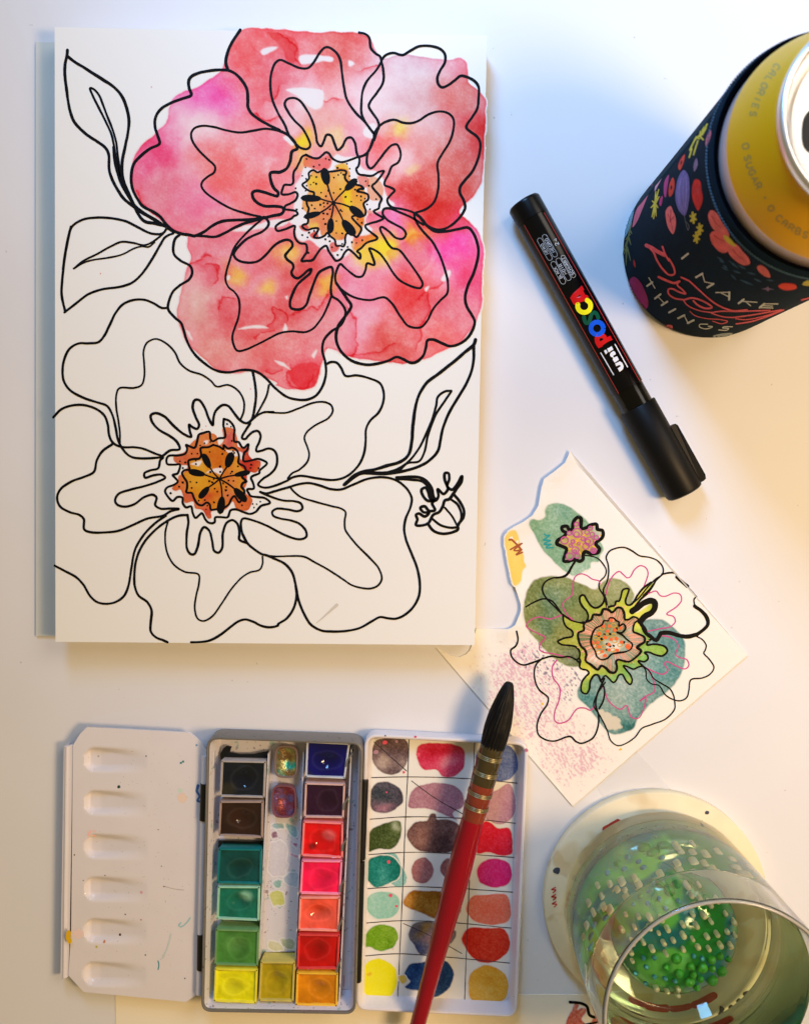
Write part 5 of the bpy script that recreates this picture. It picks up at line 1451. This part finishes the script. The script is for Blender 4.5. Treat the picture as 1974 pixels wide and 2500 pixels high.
def text(name, s, a, b, h, w, mapf, m, parent, adv=None, wid=.62, curve=None):
    """letters from a to b (frame units, along the middle of the line), height h"""
    a, b = np.array(a, float), np.array(b, float)
    n = len(s)
    for i, ch in enumerate(s):
        if ch == ' ':
            continue
        if curve is None:
            d = (b - a)
            L = np.hypot(*d)
            r = d / L
            c = a + d * (i + .5) / n
            cw = L / n
        else:
            S = smooth(curve, 1.0)
            acc = np.concatenate([[0], np.cumsum(np.hypot(*np.diff(S, axis=0).T))])
            t = acc[-1] * (i + .5) / n
            c = np.array([np.interp(t, acc, S[:, 0]), np.interp(t, acc, S[:, 1])])
            c2 = np.array([np.interp(t + 2, acc, S[:, 0]), np.interp(t + 2, acc, S[:, 1])])
            c1 = np.array([np.interp(t - 2, acc, S[:, 0]), np.interp(t - 2, acc, S[:, 1])])
            r = (c2 - c1) / np.hypot(*(c2 - c1))
            cw = acc[-1] / n
        up = np.array([r[1], -r[0]])
        parts = []
        for st in FONT[ch]:
            P = np.array([c + r * ((x - .5) * cw * wid) + up * ((y - .5) * h) for x, y in st])
            parts.append(ribbon(P, w, seed=i, rough=.02, step=.8, sm=(ch in ROUND and len(st) > 3), caps=False))
        o = many(name, parts, mapf, m, parent, False)


# ================================================================ the marker
PR = .0068
PZc = .0076
SA = unproj(px('N:208,146'), PZc)[0]
SE = unproj(px('N:1276,2066'), PZc)[0]
PLn = np.linalg.norm(SE - SA)
pu = (SE - SA) / PLn
nt_ = lambda x, y: float(np.dot(unproj(px('N:%g,%g' % (x, y)), PZc)[0] - SA, pu))
t_lab0 = nt_(285, 257)
t_col = nt_(905, 1365)
t_cap = nt_(960, 1492)
pen = thing('paint_marker', 'black capped paint marker with bright rainbow brand lettering', 'marker pen', tuple((SA + SE) / 2))
M_BAR = mat('black_barrel', (6, 6, 8), rough=.2, spec=.3)
M_PLUG = mat('black_plug', (7, 7, 9), rough=.3, spec=.25)
M_CAP = mat('black_cap', (11, 10, 10), rough=.45, spec=.25, bump=.08, bscale=900)
M_COLL = mat('smoky_collar', (7, 6, 5), rough=.14, spec=.35)


def along(name, rows, m, seg=64):
    V, F = lathe(rows, axis=(SA, SE), seg=seg)
    o = fix_normals(mk(name, V, F, m, pen, True))
    o.data.set_sharp_from_angle(angle=math.radians(35))
    return o


along('end_plug', [(.0001, 0), (PR - .0006, 0), (PR - .0001, .0006), (PR, .0012), (PR, t_lab0 - .0002), (PR - .0002, t_lab0)], M_PLUG)
along('barrel', [(PR - .0003, t_lab0 - .0001), (PR, t_lab0), (PR, t_col - .0001), (PR - .0002, t_col)], M_BAR)
along('collar', [(PR - .0006, t_col - .0002), (PR - .0003, t_col), (PR - .0003, t_cap - .001), (PR - .0003, t_cap + .002)], M_COLL)
cp = along('cap', [(PR - .001, t_cap), (PR + .0006, t_cap), (PR + .0008, t_cap + .0003), (PR + .0008, PLn - .0016), (PR + .0004, PLn - .0006), (PR - .0004, PLn - .0001), (.0001, PLn)], M_CAP)
# pocket clip on the right flank of the cap
side = np.cross((0, 0, 1.0), pu)
if side[0] < 0:
    side = -side
upv = np.array([0, 0, 1.0])
t0, t1 = nt_(1140, 1640), nt_(1335, 2010)
R2 = PR + .0008
ringL = []
for t, o_, hw in [(t0, R2 - .0004, .0019), (t0, R2 + .0018, .0019), (t0 + .001, R2 + .0024, .0021), (t1 - .002, R2 + .0024, .0021), (t1 - .0004, R2 + .0019, .0019), (t1, R2 + .0008, .0015), (t1, R2 - .0004, .0015)]:
    c_ = SA + pu * t + side * o_ * .97 + upv * .0012
    ringL.append((c_, hw))
V, F = [], []
for c_, hw in ringL:
    V += [c_ - upv * hw, c_ + upv * hw]
m_ = len(V) // 2
F = [(2 * i, 2 * ((i + 1) % m_), 2 * ((i + 1) % m_) + 1, 2 * i + 1) for i in range(m_)]
F += [tuple(2 * i for i in range(m_))[::-1], tuple(2 * i + 1 for i in range(m_))]
fix_normals(mk('clip', V, F, M_CAP, cp))


def penf(off):
    def f(P):
        d = P - SA
        t = d @ pu
        return np.linalg.norm(d - np.outer(t, pu), axis=1) - (PR + off)
    return lambda p: march(p, f, .0160, .0035, 60)


PM1, PM2, PM3, PM4 = penf(.00003), penf(.00006), penf(.00009), penf(.00012)
pw = lambda c, r=.25: flat_mat(name='print', col=c, rough=r, spec=.5)
for a in ('215,300 835,1408', '345,215 975,1325'):
    stroke('red_line', px(a, 'N'), 1.4, PM1, pw((196, 60, 58)), pen, rough=.02, step=6)
WT = pw((240, 240, 242))
for cen_, r_ in [('205,330 500,855', 72), ('352,225 657,752', 72), ('902,838 1205,1370', 66), ('762,930 1057,1452', 76), ('612,1030 897,1555', 76)]:
    a, b = px(cen_, 'Q')
    d = (b - a) / np.hypot(*(b - a))
    nn = np.array([-d[1], d[0]])
    r_ = r_ * .08197
    th = np.linspace(0, math.pi, 12)
    P = np.vstack([b + r_ * (np.outer(np.cos(th), nn) + np.outer(np.sin(th), d)), a - r_ * (np.outer(np.cos(th), nn) + np.outer(np.sin(th), d))])
    stroke('label_outline', P, .6, PM1, WT, pen, closed=True, rough=.02, step=2, sm=False)
for s, a, b, h in [('NERO', '440,745', '262,425', 80), ('NEGRO', '625,690', '385,265', 80), ('SCHWaRZ', '1205,1360', '895,835', 78), ('NOIR', '985,1340', '800,1020', 80), ('BLaCK', '845,1460', '640,1120', 82), ('24', '735,480', '640,270', 105)]:
    text('print_letter', s, px(a, 'Q')[0], px(b, 'Q')[0], h * .08197, .9, PM1, WT, pen, wid=.72)
# brand word
RD, YE, GN, BLU = pw((214, 20, 26)), pw((250, 238, 30)), pw((8, 84, 60)), pw((14, 90, 222))
arcp = lambda cx, cy, r, a0, a1: np.array([(cx + r * math.cos(math.radians(t)), cy + r * math.sin(math.radians(t))) for t in np.linspace(a0, a1, 26)]) * .11097 + np.array([1380, 680])
stroke('brand_letter', px('O:400,850 415,915 445,975 490,975 525,925 545,850 570,785 620,745 675,775 715,865', 'O'), 9.4, PM1, GN, pen, rough=.01, step=1)
stroke('brand_letter', arcp(405, 605, 142, -62, 192), 11.8, PM2, YE, pen, rough=.01, step=1.2, sm=False)
stroke('brand_letter', arcp(690, 1095, 137, 0, 345), 11.6, PM2, BLU, pen, closed=True, rough=.01, sm=False)
fill('brand_letter', px('O:355,150 405,240 385,265 425,355 480,365 505,410 420,495 330,520 270,550 180,580 95,425 160,330 250,250'), 2, PM3, RD, pen, sm=False, hole=px('O:315,350 333,385 235,420'))
fill('brand_letter', px('O:980,1255 1030,1345 812,1470 815,1490 720,1535 680,1475 645,1410 632,1320 645,1270 680,1225 725,1198 790,1192 840,1210 890,1250 908,1292'), 2, PM3, RD, pen, sm=False, hole=px('O:740,1355 748,1325 780,1308 812,1312 826,1330 820,1350 755,1385'))
fill('brand_letter', px('O:910,1545 1010,1490 1045,1560 945,1625'), 2, PM2, WT, pen, sm=False)
fill('brand_letter', px('O:840,1590 885,1560 920,1630 880,1670'), 2, PM2, WT, pen, sm=False)
fill('brand_letter', px('O:980,1640 1050,1590 1080,1612 1095,1640 1100,1670 1055,1690 1040,1710 1060,1735 1130,1710 1170,1790 1075,1850 1030,1775 1045,1745 995,1725 970,1685'), 2, PM2, WT, pen, sm=False)
fill('brand_letter', px('O:1085,1870 1190,1820 1240,1850 1275,1930 1262,1990 1185,2055 1140,1975 1200,1940 1207,1912 1185,1900 1110,1930'), 2, PM2, WT, pen, sm=False)
for a in ('772,1635 1052,2115', '1085,1450 1358,1945'):
    stroke('brand_bar', px(a, 'O'), 2.5, PM2, WT, pen, rough=.01, step=6)

# ================================================================ can cooler
KB = np.array([(1010 + 709 - NADX), -(1180 - 558 - NADY)]) * CAMH / FPX
zk = 0.100
KPROF = np.array([(0.0, .0347), (.0008, .0355), (.002, .0359), (.004, .0360), (.012, .0360), (.022, .0359), (.06, .0358), (.096, .0358), (.0992, .0356), (.1, .0351)])
kr = lambda z: np.interp(z, KPROF[:, 0], KPROF[:, 1])
kf = lambda off: (lambda p: march(p, lambda P: np.hypot(P[:, 0] - KB[0], P[:, 1] - KB[1]) - (kr(P[:, 2]) + off), .112, -.002, 240))
kz = thing('can_cooler', 'dark navy can sleeve printed with flowers and white and coral lettering', 'can cooler', (KB[0], KB[1], 0))
M_FAB = mat('navy_fabric', (16, 32, 44), rough=.9, spec=.1, sheen=.0, var=.12, vscale=240)
nt = M_FAB.node_tree
tcn = nt.nodes.new('ShaderNodeTexCoord')
wv = nt.nodes.new('ShaderNodeTexWave')
wv.inputs['Scale'].default_value = 520
wv.bands_direction = 'DIAGONAL'
bp = nt.nodes.new('ShaderNodeBump')
bp.inputs['Strength'].default_value = .5
bp.inputs['Distance'].default_value = .0002
nt.links.new(tcn.outputs['Object'], wv.inputs['Vector'])
nt.links.new(wv.outputs['Fac'], bp.inputs['Height'])
nt.links.new(bp.outputs['Normal'], nt.nodes['Principled BSDF'].inputs['Normal'])
M_NEO = mat('black_neoprene', (3, 4, 8), rough=.95, spec=.03)
zz = np.concatenate([np.linspace(0, .022, 24), np.linspace(.026, .096, 20), [.0975, .0992, .1]])
V, F = lathe([(.0001, 0.0001)] + [(kr(z), z) for z in zz] + [(.0349, .1002)], KB, 160)
mk('sleeve', V, F, M_FAB, kz, True)
V, F = lathe([(.0350, .10025), (.0347, .1004), (.0337, .1000), (.0334, .098), (.0334, .004), (.0001, .004)], KB, 120)
mk('sleeve_lining', V, F, M_NEO, kz, True)
# overlocked stitching round the rim and up the side seam
V, F, n = [], [], 0


def bead(p, ax, r, L):
    global n
    ax = np.asarray(ax, float)
    ax /= np.linalg.norm(ax)
    o1 = np.cross(ax, (.3, .5, .81))
    o1 /= np.linalg.norm(o1)
    o2 = np.cross(ax, o1)
    pts_ = []
    for s_, k_ in ((-1, .3), (-.6, 1), (.6, 1), (1, .3)):
        for j in range(6):
            a = j * math.pi / 3
            pts_.append(p + ax * L * s_ + (o1 * math.cos(a) + o2 * math.sin(a)) * r * k_)
    V.append(np.array(pts_))
    for q in range(3):
        for j in range(6):
            F.append((n + q * 6 + j, n + q * 6 + (j + 1) % 6, n + (q + 1) * 6 + (j + 1) % 6, n + (q + 1) * 6 + j))
    n += 24


for i in range(230):
    a = i / 230 * 2 * math.pi
    c_ = np.array([math.cos(a), math.sin(a), 0])
    tn = np.array([-c_[1], c_[0], 0])
    bead(np.array([KB[0], KB[1], .0968]) + c_ * .0359, tn * .8 + np.array([0, 0, .7]), .00028, .0006)
o = mk('rim_stitching', np.vstack(V), F, mat('slate_thread', (64, 96, 116), rough=.8), kz, True)
o['kind'] = 'stuff'
V, F, n = [], [], 0
sa_ = march(px('P:600,575'), lambda P: np.hypot(P[:, 0] - KB[0], P[:, 1] - KB[1]) - (kr(P[:, 2]) + .0002), .112, -.002, 240)[0]
ang = math.atan2(sa_[1] - KB[1], sa_[0] - KB[0])
for i in range(60):
    z = .012 + i * .0014
    c_ = np.array([math.cos(ang), math.sin(ang), 0])
    tn = np.array([-c_[1], c_[0], 0])
    bead(np.array([KB[0], KB[1], z]) + c_ * (kr(z) + .0001), tn + np.array([0, 0, .25]), .00042, .0020)
o = mk('seam_stitching', np.vstack(V), F, mat('dark_thread', (22, 40, 48), rough=.85), kz, True)
o['kind'] = 'stuff'
K1, K2, K3 = kf(.00008), kf(.00013), kf(.00018)
fb = lambda c: flat_mat(name='fabric_print', col=c, rough=.85, spec=.2, var=.2, vscale=500, bump=.25, bscale=1500)
for s, c in [('P:1110,1090 1145,1040 1205,1070 1270,1180 1360,1330 1340,1400 1260,1320 1180,1275 1128,1190', (228, 112, 108)), ('P:1132,1330 1170,1290 1250,1300 1340,1350 1400,1440 1360,1500 1330,1540 1280,1550 1205,1500 1150,1420', (230, 104, 100)), ('P:1335,1490 1380,1420 1450,1450 1520,1530 1590,1610 1605,1680 1530,1695 1440,1645 1365,1570', (228, 110, 106)),
             ('P:960,670 1010,690 1030,800 1045,900 1020,1000 990,1045 950,980 920,880 925,740', (208, 48, 36)), ('P:690,650 710,720 685,850 650,880 638,800 660,700', (206, 62, 44)), ('P:832,375 815,480 770,565 752,520 790,420', (210, 62, 42)),
             ('P:660,990 695,1060 720,1120 725,1220 690,1325 640,1260 612,1170 608,1040', (226, 112, 106)), ('P:640,620 625,760 600,890 583,850 590,700', (176, 62, 116)), ('P:567,870 547,990 530,980 543,890', (180, 60, 112)), ('P:970,420 985,490 945,580 935,510', (134, 110, 134)),
             ('P:445,730 400,810 340,900 250,1050 215,1190 210,1245 260,1180 330,1020 400,850 440,780', (216, 104, 122)), ('P:225,1020 160,1130 112,1290 115,1365 150,1310 205,1150', (118, 152, 164)), ('P:555,660 510,750 475,815 478,760 510,700', (214, 150, 166)), ('P:1135,80 1145,120 1110,240 1085,280 1080,210', (214, 110, 120)),
             ('H:130,300 165,272 215,310 265,400 293,500 280,550 240,545 170,450 125,350', (176, 40, 98)), ('H:55,235 75,215 90,270 92,345 60,300', (196, 72, 60)), ('H:165,120 178,150 180,192 165,170', (200, 50, 40)), ('H:1250,185 1280,170 1340,210 1365,278 1320,270 1260,220', (220, 104, 94)),
             ('H:1435,355 1470,332 1530,330 1590,345 1597,372 1550,390 1480,388', (222, 66, 44)), ('H:1645,340 1690,305 1725,315 1725,350', (196, 176, 70)), ('H:1290,380 1330,370 1345,358 1355,372 1400,385 1355,388 1345,402 1330,388', (122, 96, 128)), ('H:310,605 380,690 340,665', (214, 96, 90)), ('H:420,705 500,698 507,725 460,732', (220, 100, 92)), ('H:860,795 940,772 1035,770 990,800 890,808', (150, 158, 156))]:
    fill('printed_petal', px(s), 3, K1, fb(c), kz)
PV = px('P:820,560 870,620 887,760 877,950 830,1105 760,1040 720,900 740,700 780,600')
fill('printed_petal', PV, 3, K1, fb((112, 98, 150)), kz)
for s in ['820,590 770,750 780,950 825,1070', '845,620 850,800 840,960 825,1070', '790,640 750,800 765,960 800,1040', '820,660 810,820 818,1000']:
    stroke('printed_vein', px(s, 'P'), 2.4, K2, fb((140, 124, 174)), kz, taper=([0, .5, 1], [.4, 1, .4]))
for s, c in [('P:1290,1340 1350,1360 1410,1420 1440,1470 1380,1455 1310,1395', (206, 186, 60)), ('P:668,740 682,760 670,800 660,780', (24, 20, 30)), ('P:790,450 800,460 785,500 778,490', (24, 20, 30)), ('P:655,1140 668,1150 662,1190 652,1180', (160, 40, 50))]:
    fill('printed_centre', px(s), 2.5, K2, fb(c), kz)
for s in ['1150,1110 1200,1190 1270,1260', '1180,1340 1250,1390 1310,1410', '1400,1500 1450,1570 1540,1640', '990,740 985,860 985,980', '960,780 985,860', '1015,780 985,860', '665,1040 662,1160 690,1280', '630,1090 662,1160', '700,1120 662,1160']:
    stroke('printed_vein', px(s, 'P'), 2.2, K2, fb((190, 62, 66)), kz, taper=([0, 1], [1, .5]))
yl = fb((204, 186, 62))
for s in ['520,795 478,960', '487,820 478,960', '525,880 478,960', '430,1010 478,960', '440,1120 478,960', '490,1110 478,960', '460,1140 478,960', '445,930 478,960', '510,1010 478,960']:
    stroke('printed_stamen', px(s, 'P'), 4.2, K1, yl, kz, taper=([0, 1], [.6, 1.2]))
for s in ['1095,15 1040,130 960,190 905,300', '960,180 890,325', '985,215 935,380', '915,310 885,410', '940,140 1000,190', '1010,60 1020,175', '1060,30 1030,140', '1050,200 1000,150', '1085,60 1040,140']:
    stroke('printed_sprig', px(s, 'P'), 4.6, K1, yl, kz, taper=([0, 1], [.8, .8]))
for cx, cy in ((930, 1130), (1010, 1265), (970, 1365)):
    for a in range(6):
        t = math.radians(a * 60 + 20)
        stroke('printed_flower_petal', px('P:%g,%g %g,%g' % (cx, cy, cx + 34 * math.cos(t), cy + 62 * math.sin(t))), 5.0, K1, yl, kz)
gn = fb((112, 112, 58))
for s in ['195,1190 160,1350 130,1500 110,1560', '185,1290 200,1320', '175,1330 130,1390', '165,1370 190,1450', '150,1400 115,1480', '145,1480 185,1640', '140,1510 130,1700', '110,1500 70,1640', '90,1420 75,1560']:
    stroke('printed_sprig', px(s, 'P'), 4.0, K1, gn, kz, taper=([0, 1], [1, .5]))
dl = fb((46, 74, 92))
for s in ['900,100 955,135', '940,190 995,215', '1000,130 1085,200', '1040,220 1105,242', '1080,170 1150,205', '1020,255 1065,300', '1160,235 1235,252', '1220,290 1285,318', '1330,300 1395,308', '960,150 920,130', '1100,300 1210,345', '950,170 985,195']:
    stroke('printed_leaf', px(s, 'H'), 4.2, K1, dl, kz, taper=([0, .5, 1], [.4, 1.3, .4]))
stroke('printed_sprig', px('P:825,1105 840,1180 870,1280 880,1230 850,1180'), 1.2, K1, fb((110, 116, 120)), kz)
lt = fb((206, 202, 186))
LET = ['590,112 642,70', '712,278 768,245', '768,245 788,318', '788,318 866,334', '866,334 812,368', '885,412 1005,409', '1005,409 1003,474', '935,416 1000,448', '1088,506 1132,472', '1115,488 1248,497', '1150,492 1192,528', '1272,544 1312,511', '1312,511 1432,512', '1295,527 1385,531', '1275,544 1388,548',
       '283,354 328,321', '298,281 351,373', '352,464 400,427', '410,524 460,491', '377,447 436,508', '476,587 530,557', '555,638 610,611', '608,612 642,681', '640,681 692,655', '815,690 745,693 742,712 775,728 815,730 858,712 820,708', '1032,712 955,714 945,722 1000,728 985,742 912,741']
for s in LET:
    P = px(s, 'H')
    thick = len(P) == 2 and abs((P[1] - P[0])[1]) > .45 * abs((P[1] - P[0])[0]) and (P[1] - P[0])[0] * (P[1] - P[0])[1] < 0
    stroke('printed_letter', P, 4.8 if thick else 2.4, K2, lt, kz, rough=.03)
co = fb((224, 92, 96))
for s, w in [('P:375,1460 440,1490 500,1530 590,1575', 11), ('P:565,1475 600,1570 650,1650 H:470,110 520,200 522,248 480,257 420,205 370,130 340,60 300,15', 5.5), ('H:385,275 440,300 520,328 565,315', 7), ('H:560,312 548,345 590,385 620,422 560,405 510,380 472,382 470,420 520,460 600,475', 5), ('H:600,478 680,460 780,490 852,542 800,552 725,520 690,485', 5.5), ('H:600,478 640,525 740,570 850,588', 3.5),
             ('H:582,278 650,310 740,390 830,470 920,530 1040,572 1162,565', 5), ('H:850,588 920,577 1100,577 1362,568', 4), ('H:850,595 950,625 1040,632', 3.5), ('H:1035,632 1200,610 1462,564', 4), ('H:1060,642 1150,650 1300,622 1450,575', 3), ('H:1065,688 1200,666 1330,625 1482,565', 4), ('H:658,577 700,612 800,640 930,650 990,667 940,686 860,664', 2.8), ('H:1640,478 1708,460', 4)]:
    stroke('script_stroke', px(s), w * .85, K3, co, kz, rough=.05)

# ================================================================ the drink can
can = thing('drink_can', 'yellow topped aluminium drink can standing in the navy sleeve', 'drink can', (KB[0], KB[1], .004))
CP = np.array([(.0042, .0255), (.008, .0300), (.016, .0328), (.1035, .0330), (.1065, .0325), (.1100, .0312), (.1135, .0297), (.1170, .0281), (.1195, .0268), (.1212, .0260)])
cr = lambda z: np.interp(z, CP[:, 0], CP[:, 1])
M_PINK = mat('pale_pink_print', (232, 206, 206), rough=.25, metal=.15, coat=.4)
M_YEL = mat('yellow_print', (222, 164, 4), rough=.4, metal=.1, spec=.3)
M_ALU = mat('aluminium', (232, 232, 234), rough=.32, metal=1.0, bump=.04, bscale=700)
V, F = lathe([(.0001, .0042)] + [(r, z) for z, r in CP[:3]] + [(.0330, .1000), (.0330, .1045)], KB, 128)
mk('can_body', V, F, M_PINK, can, True)
sh = np.array([(.1045, .0330)] + [tuple(x) for x in CP[4:]])
P_ = smooth(sh * 1000, .4) / 1000
V, F = lathe([(r, z) for z, r in P_], KB, 128)
mk('can_shoulder', V, F, M_YEL, can, True)
V, F = lathe([(.0259, .1210), (.0268, .1222), (.02705, .1238), (.0266, .1250), (.0258, .1253), (.0251, .1248), (.0249, .1236), (.0246, .1190), (.0240, .1178), (.0229, .1178), (.0224, .1195), (.0218, .1204)], KB, 128)
mk('can_rim', V, F, M_ALU, can, True)
V, F = lathe([(.0218, .1204), (.0190, .1205), (.0001, .1205)], KB, 96)
mk('can_lid', V, F, M_ALU, can, True)
sf = lambda off: (lambda p: march(p, lambda P: np.hypot(P[:, 0] - KB[0], P[:, 1] - KB[1]) - (cr(P[:, 2]) + off), .1208, .095, 160))
C1 = sf(.00005)
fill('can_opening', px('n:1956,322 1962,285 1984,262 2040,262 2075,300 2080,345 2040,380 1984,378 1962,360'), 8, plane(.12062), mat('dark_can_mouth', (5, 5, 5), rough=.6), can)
tabc = unproj(px('n:2120,300'), .1212)[0]
slab('pull_tab', rquad(px('n:2075,250 2190,262 2180,340 2070,345'), 26, 6), .1209, .1219, M_ALU, can)
GT = flat_mat(name='grey_print', col=(150, 134, 72), rough=.4, metal=.2)
text('can_letter', '0', px('R:925,800')[0], px('R:940,860')[0], 16, 3.2, C1, GT, can)
text('can_letter', 'SUGAR', None or (0, 0), (1, 1), 15.5, 3.2, C1, GT, can, curve=px('R:938,885 958,955 985,1030 1028,1115'), wid=.66)
V, F = disc(*px('R:1060,1170')[0], 3, 10, 1)
mk('can_dot', C1(V), F, GT, can)
text('can_letter', '0', px('R:1085,1215')[0], px('R:1115,1265')[0], 15, 3.0, C1, GT, can)
text('can_letter', 'CaRBS', (0, 0), (1, 1), 15, 3.2, C1, GT, can, curve=px('R:1135,1290 1200,1345 1275,1390 1350,1425'), wid=.66)
text('can_letter', 'CaLORIES', (0, 0), (1, 1), 15, 3.2, C1, GT, can, curve=px('R:1150,285 1075,395 1010,520 975,640'), wid=.66)
